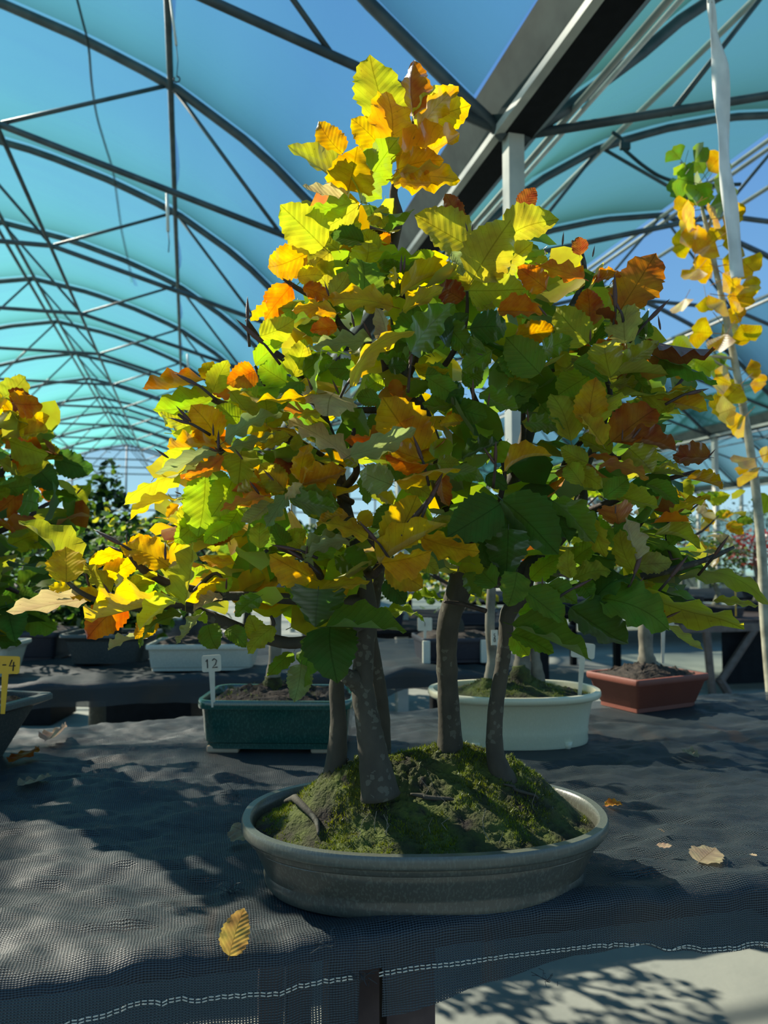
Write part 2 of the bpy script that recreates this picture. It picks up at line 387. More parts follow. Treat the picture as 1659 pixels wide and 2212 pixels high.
for j, gu in enumerate((GUT - PITCHW, GUT, GUT + PITCHW, GUT + 2 * PITCHW)):
    v0, v1 = (-1, 26.3) if j == 1 else (2, 26.3)
    def strip(prof, name, mat):
        vs_ = [G(gu + a, v, b) for v in (v0, v1) for a, b in prof]; n_ = len(prof)
        return mesh_obj(name, vs_, [(i, (i + 1) % n_, n_ + (i + 1) % n_, n_ + i) for i in range(n_)] + [tuple(reversed(range(n_))), tuple(range(n_, 2 * n_))], mat, ceil, False)
    strip([(-.085, 1.93), (-.155, 2.10), (-.145, 2.10), (-.075, 1.94), (.075, 1.94), (.145, 2.10), (.155, 2.10), (.085, 1.93)], 'gutter_channel', M['gutter'])
    strip([(-.05, 1.90), (-.05, 1.928), (.085, 1.928), (.085, 1.90)], 'gutter_underside', M['black'])  # black strip below the channel, the dark underside of the gutter
    strip([(-.093, 1.900), (-.093, 1.935), (-.053, 1.935), (-.053, 1.900)], 'gutter_flange', M['steel_pale'])
    strip([(.087, 1.905), (.087, 1.932), (.150, 1.985), (.150, 1.96)], 'gutter_flange', M['post_grey'])
    for v in TR:
        if v < 3 or (j != 1 and v < 6): continue
        mb = MB(); mb.box(G(gu, v, (1.9 - E) / 2), .075, .075, 1.9 + E, GU, GV); mb.build('post', M['steel_pale'], ceil)
# roller and rail of the roof opening beside the gutter
for a, b, r, mt in ((.30, 2.07, .016, 'steel_pale'), (.36, 2.09, .012, 'strap')):
    mb = MB(); mb.tube([G(GUT + a, -1, b), G(GUT + a, 20, b)], r, 8); mb.build('roller_tube', M[mt], ceil, True)
# far gable and side wall
wf = tag(empty('wall_far'), None, None, kind='structure')
for k in (-1, 0, 1, 2):
    u0 = span_u(k); v = 26.6
    for w0, w1, mt in ((-E, -.05, 'film_wall'), (-.05, .9, 'film_wall')):
        mesh_obj('wall_sheet', [G(u0, v, w0), G(u0 + 2 * HALF, v, w0), G(u0 + 2 * HALF, v, w1 if k > 0 else min(w1, .12)), G(u0, v, w1 if k > 0 else min(w1, .12))], [(0, 1, 2, 3)], M[mt], wf, False, [(0, 0), (6, 0), (6, 1), (0, 1)]) if (w1 < 0 or True) and not (k <= 0 and w0 > -1) else None
    for h_ in (.5, 1.0, 1.5, 2.0):
        mb = MB(); mb.tube([G(u0, v, h_), G(u0 + 2 * HALF, v, h_)], .025, 6); mb.build('rail', M['steel'], wf, True)
    for uu in (1.7, 3.37, 5.0):
        mb = MB(); mb.tube([G(u0 + uu, v, -E), G(u0 + uu, v, archw(min(uu, 2 * HALF - uu)))], .03, 6); mb.build('post', M['steel'], wf, True)
wl = tag(empty('wall_right'), None, None, kind='structure')
uw = span_u(3) + 1
mesh_obj('wall_sheet', [G(uw, 4, -.6), G(uw, 27, -.6), G(uw, 27, 1.3), G(uw, 4, 1.3)], [(0, 1, 2, 3)], M['film_wall'], wl, False, [(0, 0), (9, 0), (9, 1), (0, 1)])
mesh_obj('wall_base', [G(uw, 4, -E), G(uw, 27, -E), G(uw, 27, -.6), G(uw, 4, -.6)], [(0, 1, 2, 3)], M['gutter'], wl, False)

# ------------------------------------------------------------------ benches and the shade cloth on them
BA = R(13.2); BU = Vector((math.cos(BA), math.sin(BA), 0)); BV = Vector((-math.sin(BA), math.cos(BA), 0))
FRONT = Vector((0, .800, 0))
def fbm(x, y, z=0, o=4): return noise.fractal(Vector((x, y, z)), .6, 2.1, o)
def cloth_top(s, t):
    """height of the cloth over the bench top; s along the bench, t from the front edge backwards"""
    h = .009 * fbm(s * 4.5, t * 11, 3) + .0050 * fbm(s * 9, t * 30, 9) + .0018 * fbm(s * 30, t * 70, 2) + .0040 * math.sin(t * 40 + 4 * fbm(s * 2.2, t * 2, 5) + s * 5) * (.5 + .8 * fbm(s * 2, t * 3, 8))
    # flatter under the pots
    for (px, py, r) in POTSPOTS:
        q = FRONT + BU * s + BV * t
        d = math.hypot((q.x - px) / r[0], (q.y - py) / r[1])
        if d < 1.25: h *= max(0, (d - .95) / .3) if d > .95 else 0; h -= .0015 * (1 if d < 1.1 else 0)
    ridge = math.exp(-((t - .006) / .020) ** 2) * .016 * (1 / (1 + math.exp(-(s + .02) * 22))) * (1 - .45 / (1 + math.exp(-(s - .40) * 14)))
    return TZ + h + ridge
POTSPOTS = [(.0475, .925, (.20, .13)), (-.20, 1.50, (.17, .10)), (.25, 1.56, (.165, .12)), (.60, 1.92, (.15, .12)), (-.91, 1.41, (.24, .16))]
def hem_len(s):
    T = [(-2, .27), (-.036, .27), (-.0355, .092), (.0, .092), (.10, .080), (.20, .072), (.28, .066), (.34, .074), (.47, .090), (2, .096)]
    for (a, b), (c, d) in zip(T, T[1:]):
        if s <= c: return b + (d - b) * (s - a) / (c - a) + .0015 * math.sin(s * 60)
    return .11
verts = []; uvs = []; faces = []; ss = [-1.7 + i * (3.7 / 330) for i in range(331)]
DEPTH = 1.06; nt_ = 130; nd = 20
row = nt_ + nd + 1
for s in ss:
    for j in range(nt_ + 1):
        t = DEPTH * (1 - j / nt_)
        td = t if s < .2 else t * (1 - .0)
        q = FRONT + BU * s + BV * (td + (.012 * fbm(s * 4, 2.2) if j == 0 else 0))
        verts.append(Vector((q.x, q.y, cloth_top(s, t)))); uvs.append((s, t))
    hl = hem_len(s)
    top = cloth_top(s, 0)
    for j in range(1, nd + 1):
        q_ = j / nd; dd = hl * q_
        # rolls over the edge, then hangs with soft folds
        out = .016 * math.sin(min(1, dd / .025) * math.pi / 2) + .006 * fbm(s * 9, dd * 10, 4) * q_ + .007 * math.sin(s * 17 + 1) * q_
        q = FRONT + BU * s - BV * out
        z = top - max(0, dd - .010 * math.sin(min(1, dd / .025) * math.pi / 2))
        verts.append(Vector((q.x, q.y, z))); uvs.append((s, -dd))
n_ = len(ss)
for i in range(n_ - 1):
    for j in range(row - 1):
        sm = (ss[i] + ss[i + 1]) / 2; tt = (uvs[i * row + j][1] + uvs[i * row + j + 1][1]) / 2
        # the slit where the leg of the bench shows through
        if tt < -.044 and -.034 < sm < -.010 + .16 * (abs(tt) - .044): continue
        faces.append((i * row + j, (i + 1) * row + j, (i + 1) * row + j + 1, i * row + j + 1))
cl = empty('shade_cloth', (0, 0, 0)); tag(cl, 'black woven shade cloth draped over the near bench with a torn hem', 'cloth')
cloth = mesh_obj('cloth_sheet', verts, faces, M['net'], cl, True, uvs)
# pale selvedge threads along the hem, woven in twos
mb = MB()
for off in (0, .0028):
    for a, b in ((-1.2, -.034), (-.010, 1.9)):
        pts = []
        k = int((b - a) / .006)
        for i in range(k + 1):
            s = a + (b - a) * i / k; j = min(n_ - 1, max(0, int((s + 1.7) / (3.7 / 330))))
            hl = hem_len(ss[j]); dd = .049 + off + .015 * max(0, min(1, s / .28)) + .014 * max(0, min(1, (s - .28) * 6))
            if dd > hl - .002: dd = hl - .002
            out = .016 + .006 * fbm(s * 9, dd * 10, 4) * dd / hl + .007 * math.sin(s * 17 + 1) * dd / hl
            q = FRONT + BU * s - BV * (out + .0012)
            pts.append(Vector((q.x, q.y, cloth_top(s, 0) - (dd - .010) + (.0003 if i % 2 else -.0003))))
        for i in range(0, len(pts) - 1):
            mb.tube([pts[i], pts[i] * .28 + pts[i + 1] * .72], .00062, 4, False)
tag(mb.build('hem_stitching', M['white_plastic'], cl), 'pale stitched line along the hem', None)
# loose threads at tears
mb = MB(); rr = random.Random(3)
for (x, y, c) in ((507, 1925, 22), (780, 2118, 14), (712, 2045, 10), (1190, 2120, 8), (500, 1720, 12)):
    p0 = at(x, y, .80) if y > 2030 else tab(x, y)
    if y > 2030: p0 = at(x, y, FRONT.y - .02 + .235 * at(x, y, .8).x)
    for k in range(c):
        a = p0 + Vector((rr.gauss(0, .006), rr.gauss(0, .003), rr.gauss(.001, .003)))
        b = a + Vector((rr.gauss(0, .008), rr.gauss(0, .004), rr.gauss(.002, .006)))
        mb.tube([a, (a + b) / 2 + Vector((rr.gauss(0, .003), 0, .003)), b], .00035, 4, False)
tag(mb.build('loose_threads', M['steel_pale'] if False else M['net'], cl), 'frayed threads', None, kind='stuff')

def bench(name, origin, length, depth, top, label, mat, legs, board_n=6, s0=-1.0, ax=None, ay=None, grp=None):
    ax = ax or BU; ay = ay or BV
    t = empty(name, Vector((origin.x, origin.y, 0))); tag(t, label, 'bench', grp)
    inv = Vector((origin.x, origin.y, 0))
    bw = depth / board_n
    for i in range(board_n):
        mb = MB(); mb.box(origin - inv + ax * (s0 + length / 2) + ay * (bw * (i + .5)) + Vector((0, 0, top - .012)), length, bw - .006, .02, ax, ay)
        mb.build('board', mat, t)
    for s in legs:
        for dd in (.035, depth - .06):
            mb = MB(); mb.box(ax * s + ay * dd + Vector((0, 0, (top - .022) / 2)), .052, .052, top - .022, ax, ay); mb.build('leg', mat, t)
    for dd in (.09, depth - .09):
        mb = MB(); mb.box(ax * (s0 + length / 2) + ay * dd + Vector((0, 0, top - .037)), length, .03, .03, ax, ay); mb.build('rail', mat, t)
    return t
bench('near_bench', FRONT + BV * .012, 3.6, 1.02, TZ - .012, 'dark wooden bench under the black cloth with the main bonsai', M['wood'], (-1.3, -.026, .034, 1.6), 6, -1.66)

def cloth_slab(name, org, s0, s1, depth, top, drop, label, ax=BU, ay=BV, nu=90, nv=26, seed=1, amp=.012):
    verts = []; uvs = []; faces = []; nd = 6; row = nv + 1 + nd
    for i in range(nu + 1):
        s = s0 + (s1 - s0) * i / nu
        for j in range(nv + 1):
            t = depth * (1 - j / nv); q = org + ax * s + ay * t
            verts.append(Vector((q.x, q.y, top + amp * fbm(s * 4, t * 7, seed) + amp * .5 * fbm(s * 13, t * 18, seed + 5)))); uvs.append((s, t))
        for j in range(1, nd + 1):
            dd = drop * j / nd * (1 + .18 * math.sin(s * 6 + seed)); q = org + ax * s - ay * (.012 + .010 * math.sin(s * 24 + seed) * j / nd)
            verts.append(Vector((q.x, q.y, top + amp * fbm(s * 4, 0, seed) - dd))); uvs.append((s, -dd))
    for i in range(nu):
        for j in range(row - 1):
            faces.append((i * row + j, (i + 1) * row + j, (i + 1) * row + j + 1, i * row + j + 1))
    o = mesh_obj(name, verts, faces, M['net'], None, True, uvs)
    return tag(o, label, 'cloth')
O2 = at(120, 1480, 2.3); O2.z = 0
TOP2 = .675
bench('back_bench', O2, 3.0, .95, TOP2 - .02, 'dark wooden bench behind the green glazed pot on the left', M['black'], (-1.4, 1.45), 5, -1.5)
cloth_slab('shade_cloth', O2, -1.55, 1.55, .97, TOP2, .085, 'wrinkled black cloth over the back bench on the left', seed=4, amp=.014)
# trestle bench far right with its slanting legs
O3 = at(1545, 1350, 5.9); O3.z = 0; H3 = .56
t3 = empty('trestle_bench', O3); tag(t3, 'low brown steel trestle bench with slanting legs behind the red pot', 'bench')
mb = MB(); mb.box(BU * 1.0 + BV * .5 + Vector((0, 0, H3 - .02)), 2.6, 1.0, .03, BU, BV); mb.build('table_top', M['wood'], t3)
mb = MB(); mb.box(BU * 1.0 + Vector((0, 0, H3 - .06)), 2.6, .05, .06, BU, BV); mb.build('rail', M['rust'], t3)
for s, e2, top_ in ((.36, .02, H3 - .06), (-.08, -.04, H3 - .06), (1.75, 1.45, H3 - .06)):
    mb = MB(); mb.tube([BU * s + Vector((0, 0, top_)), BU * e2 + Vector((0, 0, .08 if s > -.05 else .0))], .030, 6); mb.build('leg', M['rust'], t3)
mb = MB(); mb.tube([BU * .02 + Vector((0, 0, .12)), BU * .10 + Vector((0, 0, .0))], .032, 6); mb.build('leg', M['rust'], t3)
mb = MB(); mb.box(BU * 1.2 + BV * .06 + Vector((0, 0, H3 / 2)), 2.2, .01, H3 - .12, BU, BV); mb.build('dark_backing', M['black'], t3)  # black sheet put in for the dark region under the trestle top

# ------------------------------------------------------------------ pots
def loft(profiles, n, shape, close_bottom=True):
    """profiles: (scale_x, scale_y, z); shape(k) gives the unit outline"""
    v = []; f = []
    for a, b, z in profiles:
        for k in range(n):
            x, y = shape(k / n); v.append(Vector((x * a, y * b, z)))
    m_ = len(profiles)
    for i in range(m_ - 1):
        for k in range(n):
            k2 = (k + 1) % n; f.append((i * n + k, i * n + k2, (i + 1) * n + k2, (i + 1) * n + k))
    f.append(tuple(reversed(range(n)))); f.append(tuple((m_ - 1) * n + k for k in range(n)))
    return v, f
def oval(q):
    a = 2 * math.pi * q; c, s_ = math.cos(a), math.sin(a)
    return math.copysign(abs(c) ** .88, c), math.copysign(abs(s_) ** .88, s_)
def rrect(ax_, ay_, r):
    pts = []
    for (cx, cy, a0) in ((ax_ - r, ay_ - r, 0), (-ax_ + r, ay_ - r, 90), (-ax_ + r, -ay_ + r, 180), (ax_ - r, -ay_ + r, 270)):
        for k in range(6):
            a = R(a0 + 18 * k); pts.append(((cx + r * math.cos(a)) / ax_, (cy + r * math.sin(a)) / ay_))
    seg = []
    for i in range(len(pts)):
        p_, q_ = pts[i], pts[(i + 1) % len(pts)]; seg.append(p_)
        if i % 6 == 5:
            for k in range(1, 6): seg.append((p_[0] + (q_[0] - p_[0]) * k / 6, p_[1] + (q_[1] - p_[1]) * k / 6))
    return seg
def pot(parent, ax_, by_, prof, mat, rect=None, feet=None):
    """prof: list of (scale, z) outside bottom to rim and down inside"""
    if rect is not None:
        sh = rrect(ax_, by_, rect); n = len(sh); f_ = lambda q: sh[int(round(q * n)) % n]
    else: n = 96; f_ = oval
    off = lambda s: (s[0] * ax_ if not isinstance(s[0], tuple) else s[0][0], 0)
    P = []
    for s, z in prof:
        d = (s - 1) * ax_; P.append((ax_ + d, by_ + d, z))
    v, f = loft(P, n, f_)
    o = mesh_obj('pot', v, f, mat, parent, True)
    try: o.data.set_sharp_from_angle(angle=R(38))
    except Exception: pass
    if feet:
        for sx in (-1, 1):
            for sy in (-1, 1):
                mb = MB(); lx, ly, h = feet
                mb.box((sx * (ax_ * prof[0][0] - lx / 2 - .004), sy * (by_ + (prof[0][0] - 1) * ax_ - ly / 2 - .004), h / 2), lx, ly, h)
                bevel(mb.build('pot_foot', mat, o), .004)
    return o
def soil(parent, ax_, by_, z0, hfun, mat, name='moss_soil', rect=None, nr=26, na=72, rough=.004, blades=0, bcol=None, seed=0, bl=.006):
    verts = [Vector((0, 0, z0 + hfun(0, 0)))]; faces = []
    sh = rrect(ax_, by_, rect) if rect else None
    if sh: na = len(sh)
    for i in range(1, nr + 1):
        r = i / nr
        for k in range(na):
            x, y = (sh[k] if sh else oval(k / na)); x *= ax_ * r; y *= by_ * r
            h = hfun(x, y) * (1 - r ** 6) + rough * (fbm(x * 60, y * 60, seed) + .7 * fbm(x * 160, y * 160, seed + 3)) * (1 - r ** 10)
            verts.append(Vector((x, y, z0 + h)))
    for k in range(na): faces.append((0, 1 + k, 1 + (k + 1) % na))
    for i in range(nr - 1):
        for k in range(na):
            a = 1 + i * na + k; b = 1 + i * na + (k + 1) % na
            faces.append((a, a + na, b + na, b))
    o = mesh_obj(name, verts, faces, mat, parent, True)
    if blades:
        rr = random.Random(seed + 11); v = []; f = []; cols = []
        for _ in range(blades):
            a = rr.random() * 2 * math.pi; r = math.sqrt(rr.random()) * .97
            cx_, cy_ = math.cos(a), math.sin(a); x = cx_ * ax_ * r; y = cy_ * by_ * r
            if sh: x = (rr.random() * 2 - 1) * ax_ * .94; y = (rr.random() * 2 - 1) * by_ * .94; r = max(abs(x / ax_), abs(y / by_))
            patch = fbm(x * 16, y * 16, seed + 40)
            if patch < -.02 + .5 * max(0, r - .8): continue
            z = z0 + hfun(x, y) * (1 - r ** 6) + rough * (fbm(x * 60, y * 60, seed) + .7 * fbm(x * 160, y * 160, seed + 3)) * (1 - r ** 10)
            L_ = bl * rr.uniform(.4, 1.1) * (1 + .8 * max(0, patch)); d = Vector((rr.gauss(0, .5), rr.gauss(0, .5), 1)).normalized() * L_
            sd_ = Vector((rr.gauss(0, 1), rr.gauss(0, 1), 0)).normalized() * .00055
            b = Vector((x, y, z - .001)); n0 = len(v); v += [b - sd_, b + sd_, b + d]; f.append((n0, n0 + 1, n0 + 2))
            g = rr.random(); cc = (.07 + .16 * g, .10 + .17 * g, .012, 1) if patch > .05 else (.035 + .08 * g, .06 + .09 * g, .012, 1)
            cols += [cc] * 3
        tf = mesh_obj('moss_tufts', v, f, M['moss_blade'], o, False)
        ca = tf.data.color_attributes.new('Col', 'FLOAT_COLOR', 'POINT')
        ca.data.foreach_set('color', [c for q in cols for c in q]); tf['kind'] = 'stuff'
    return o

# ------------------------------------------------------------------ beech leaves
def leaf_mesh(seed, teeth=8, nv=19, nu=3, fold=None, name='leaf'):
    rr = random.Random(seed)
    fold = rr.uniform(.05, .5) if fold is None else fold
    bend = rr.uniform(-.12, .22); tw = rr.uniform(-.35, .35); wav = rr.uniform(.03, .075); ph = rr.random() * 6; tipc = rr.uniform(-.15, .30)
    asym = rr.uniform(-.04, .04); curl = rr.uniform(-.3, .35)
    v = []; f = []; uv = []; cols_ = 2 * nu + 1
    for i in range(nv + 1):
        q = i / nv
        hw = .355 * (math.sin(math.pi * q ** .80) ** .62 if 0 < q < 1 else 0) * (1 - .12 * q)
        if q > .9: hw *= .72
        tooth = 1 + (.075 if i % 2 else -.045) * (1 if .1 < q < .97 else 0)
        zc = bend * math.sin(math.pi * q) + tipc * max(0, q - .7) ** 2 * 2.5
        a = tw * (q - .3)
        for k in range(-nu, nu + 1):
            s = k / nu; x = s * hw * (tooth if abs(k) == nu else 1)
            z = abs(s) * hw * fold - curl * (s * hw) ** 2 * 2.2 + wav * (abs(s) ** 2) * math.sin(q * 2 * math.pi * 3.4 + ph + (1.6 if s > 0 else 0)) * (1 if .05 < q < .99 else 0)
            X = x * math.cos(a) - z * math.sin(a); Z = x * math.sin(a) + z * math.cos(a)
            v.append(Vector((X + asym * math.sin(math.pi * q) * 1.2, q, Z + zc))); uv.append((.5 + s * .5 * (hw / .345 if hw else 0), q))
    for i in range(nv):
        for k in range(cols_ - 1):
            a = i * cols_ + k; f.append((a, a + 1, a + cols_ + 1, a + cols_))
    # stalk
    n0 = len(v); r = .008
    for (y, z) in ((-.10, -.02), (.02, 0)):
        for k in range(3): v.append(Vector((r * math.cos(2.09 * k), y, z + r * math.sin(2.09 * k)))); uv.append((.5, .0))
    for k in range(3): f.append((n0 + k, n0 + (k + 1) % 3, n0 + 3 + (k + 1) % 3, n0 + 3 + k))
    me = bpy.data.meshes.new(name); me.from_pydata([tuple(p_) for p_ in v], [], f)
    ul = me.uv_layers.new(name='UVMap')
    for l in me.loops: ul.data[l.index].uv = uv[l.vertex_index]
    me.shade_smooth(); me.materials.append(M['leaf']); return me
LEAVES = [leaf_mesh(100 + i) for i in range(18)]
FLAT = [leaf_mesh(300 + i, fold=.12) for i in range(6)]
def ginkgo_mesh(seed):
    rr = random.Random(seed); v = [Vector((0, 0, 0))]; uv = [(.5, 0)]; f = []; n = 10; spread = R(rr.uniform(52, 66)); c = rr.uniform(-.25, .25)
    for ring in (.5, 1.0):
        for k in range(n + 1):
            q = k / n * 2 - 1; a = q * spread; r = ring * (1 - .16 * abs(q) ** 2) * (1 - (.14 if ring == 1 and abs(q) < .12 else 0)) * (1 + .03 * math.sin(k * 2.3 + seed))
            v.append(Vector((math.sin(a) * r, math.cos(a) * r, c * r * r + .06 * math.sin(q * 5 + seed) * ring))); uv.append((.5 + .45 * q, ring))
    for k in range(n): f.append((0, 1 + k, 2 + k)); f.append((1 + k, 1 + n + 1 + k, 2 + n + 1 + k, 2 + k))
    n0 = len(v)
    for (y, z) in ((-.7, -.12), (.02, 0)):
        for k in range(3): v.append(Vector((.018 * math.cos(2.09 * k), y, z + .018 * math.sin(2.09 * k)))); uv.append((.5, 0))
    for k in range(3): f.append((n0 + k, n0 + (k + 1) % 3, n0 + 3 + (k + 1) % 3, n0 + 3 + k))
    me = bpy.data.meshes.new('ginkgo_leaf'); me.from_pydata([tuple(p_) for p_ in v], [], f)
    ul = me.uv_layers.new(name='UVMap')
    for l in me.loops: ul.data[l.index].uv = uv[l.vertex_index]
    me.shade_smooth(); me.materials.append(M['leaf']); return me
GINKGO = [ginkgo_mesh(i) for i in range(6)]
PAL = {'Y': (.70, .46, .02), 'YO': (.66, .37, .018), 'LY': (.50, .50, .03), 'L': (.33, .47, .025), 'YG': (.40, .39, .03), 'G': (.155, .26, .025),
       'DG': (.070, .14, .020), 'S': (.26, .32, .11), 'T': (.50, .40, .18), 'O': (.66, .20, .015), 'OB': (.50, .16, .02), 'B': (.27, .08, .022), 'YT': (.44, .38, .08)}
def jitcol(c, rr, j=.12):
    c = PAL[c] if isinstance(c, str) else c
    k = 1 + rr.uniform(-j, j)
    return (min(1, c[0] * k * (1 + rr.uniform(-.08, .08))), min(1, c[1] * k * (1 + rr.uniform(-.06, .06))), c[2] * k, 1)
def place_leaf(B, T, wreal, col, parent, rr, mesh=None, up=None, name='leaf', eye=Vector((0, 0, E)), roll=None):
    """a leaf from its foot B to its tip T; wreal = width seen from the eye"""
    d = T - B; Lr = d.length; y = d.normalized(); view = (eye - (B + T) / 2).normalized()
    full = .66 * Lr
    x = y.cross(view); x = x.normalized() if x.length > 1e-4 else y.orthogonal().normalized()
    z = x.cross(y)                                   # towards the eye
    if roll is None:
        c = max(.12, min(1, wreal / full)); a = math.acos(c)
        # turn so that the upper face looks to the sky
        z1 = z * math.cos(a) + x * math.sin(a); z2 = z * math.cos(a) - x * math.sin(a)
        if max(z1.z, -z1.z) > max(z2.z, -z2.z): zz = z1; xx = (y.cross(z1))
        else: zz = z2; xx = y.cross(z2)
        if zz.z < 0 and rr.random() < .8: zz = -zz; xx = -xx
    else:
        zz = z * math.cos(roll) + x * math.sin(roll); xx = y.cross(zz)
    mr = Matrix((xx, y, zz)).transposed()
    sx = Lr * (max(1.0, min(1.35, wreal / full)) if roll is None else 1)
    o = bpy.data.objects.new(name, mesh or rr.choice(LEAVES)); COL.objects.link(o)
    mw = Matrix.Translation(B) @ mr.to_4x4() @ Matrix.Diagonal((sx * (1 if rr.random() < .5 else -1), Lr, Lr * .95, 1))
    o.color = jitcol(col, rr)
    if parent is not None:
        o.parent = parent; o.matrix_parent_inverse = Matrix.Identity(4)
        o.matrix_basis = PINV[parent.name] @ mw
    else: o.matrix_world = mw
    return o
PINV = {}
def thing(name, loc, label, cat, rz=0, group=None):
    t = empty(name, loc, rz); tag(t, label, cat, group)
    PINV[t.name] = (Matrix.Translation(loc) @ Matrix.Rotation(rz, 4, 'Z')).inverted()
    return t
def wtube(parent, name, pts, rad, mat, sub=5, n=10, knob=0, seed=0):
    inv = PINV[parent.name] if parent is not None else Matrix.Identity(4)
    P, Rr = spline([inv @ Vector(q) for q in pts], rad, sub)
    if knob:
        Rr = [r * (1 + knob * fbm(i * .7, seed * 3.1, 1)) for i, r in enumerate(Rr)]
    mb = MB(); mb.tube(P, Rr, n); return mb.build(name, mat, parent, True)

# ------------------------------------------------------------------ the beech group in the grey oval pot
PC = Vector((.0475, .925, TZ))
main = thing('potted_beech_group', PC, 'large beech bonsai with five trunks in the grey green oval pot at the bench front', 'bonsai', R(3))
PROF = [(.82, .0), (.855, .001), (.872, .006), (.880, .014), (.874, .019), (.884, .024), (.922, .042), (.937, .0500), (.935, .0515), (.955, .0530), (.966, .0555), (.970, .0600), (.990, .0620), (1.0, .0650), (1.0, .0735), (.993, .0762), (.955, .0762), (.943, .0740), (.935, .066), (.92, .05)]
pot(main, .2125, .145, PROF, M['pot_grey'])
PEAKS = [(.045, .055, .060, .10, .075), (-.06, .0, .040, .085, .06), (-.11, -.005, .026, .05, .045), (.13, .01, .030, .07, .05), (0, 0, .012, .16, .11), (.05, -.06, .016, .06, .035)]
def mound(x, y): return sum(h * math.exp(-((x - a) / sx) ** 2 - ((y - b) / sy) ** 2) for a, b, h, sx, sy in PEAKS)
soil(main, .197, .129, .062, mound, M['moss'], rough=.0045, nr=60, na=160, blades=60000, seed=2, bl=.0042)
def P(x, y, D): return at(x, y, D)
# trunks
trunks = [
 ([(722, 1700, .93), (727, 1640, .925), (731, 1560, .925), (727, 1480, .93), (738, 1420, .94), (752, 1330, .95), (770, 1250, .96), (760, 1150, .97)], [.019, .0125, .0098, .0088, .0080, .0075, .006, .004]),
 ([(822, 1720, .87), (808, 1640, .87), (795, 1560, .87), (783, 1480, .875), (788, 1400, .88), (795, 1310, .885), (770, 1200, .89), (742, 1080, .89), (725, 980, .89), (700, 900, .90), (690, 830, .90)], [.023, .0170, .0138, .0128, .0108, .0105, .0100, .0072, .0065, .005, .003]),
 ([(815, 1660, .97), (826, 1580, .97), (822, 1500, .96), (808, 1420, .95), (800, 1350, .94), (820, 1240, .95), (830, 1150, .96)], [.018, .010, .0085, .0085, .008, .006, .003]),
 ([(972, 1650, .965), (972, 1590, .96), (968, 1500, .95), (965, 1400, .94), (972, 1330, .93), (1000, 1240, .93), (990, 1150, .94), (950, 1040, .95), (930, 950, .94), (905, 880, .93), (877, 820, .925), (860, 720, .92), (850, 620, .91), (846, 550, .90), (860, 470, .89), (850, 415, .885), (872, 340, .88), (890, 280, .875), (900, 220, .87)],
  [.021, .0145, .0128, .0125, .0135, .0155, .0130, .0120, .0115, .0105, .0090, .0078, .0070, .0062, .0062, .0050, .0036, .0028, .0018]),
 ([(1092, 1690, .93), (1070, 1630, .925), (1070, 1540, .92), (1083, 1450, .92), (1092, 1380, .92), (1098, 1325, .92), (1130, 1285, .92), (1150, 1220, .92)], [.016, .0105, .0092, .0086, .0084, .0095, .0085, .006]),
]
for i, (p_, r_) in enumerate(trunks):
    t_ = wtube(main, 'trunk', [P(*q) for q in p_], r_, M['bark'], 6, 14, .06, i)
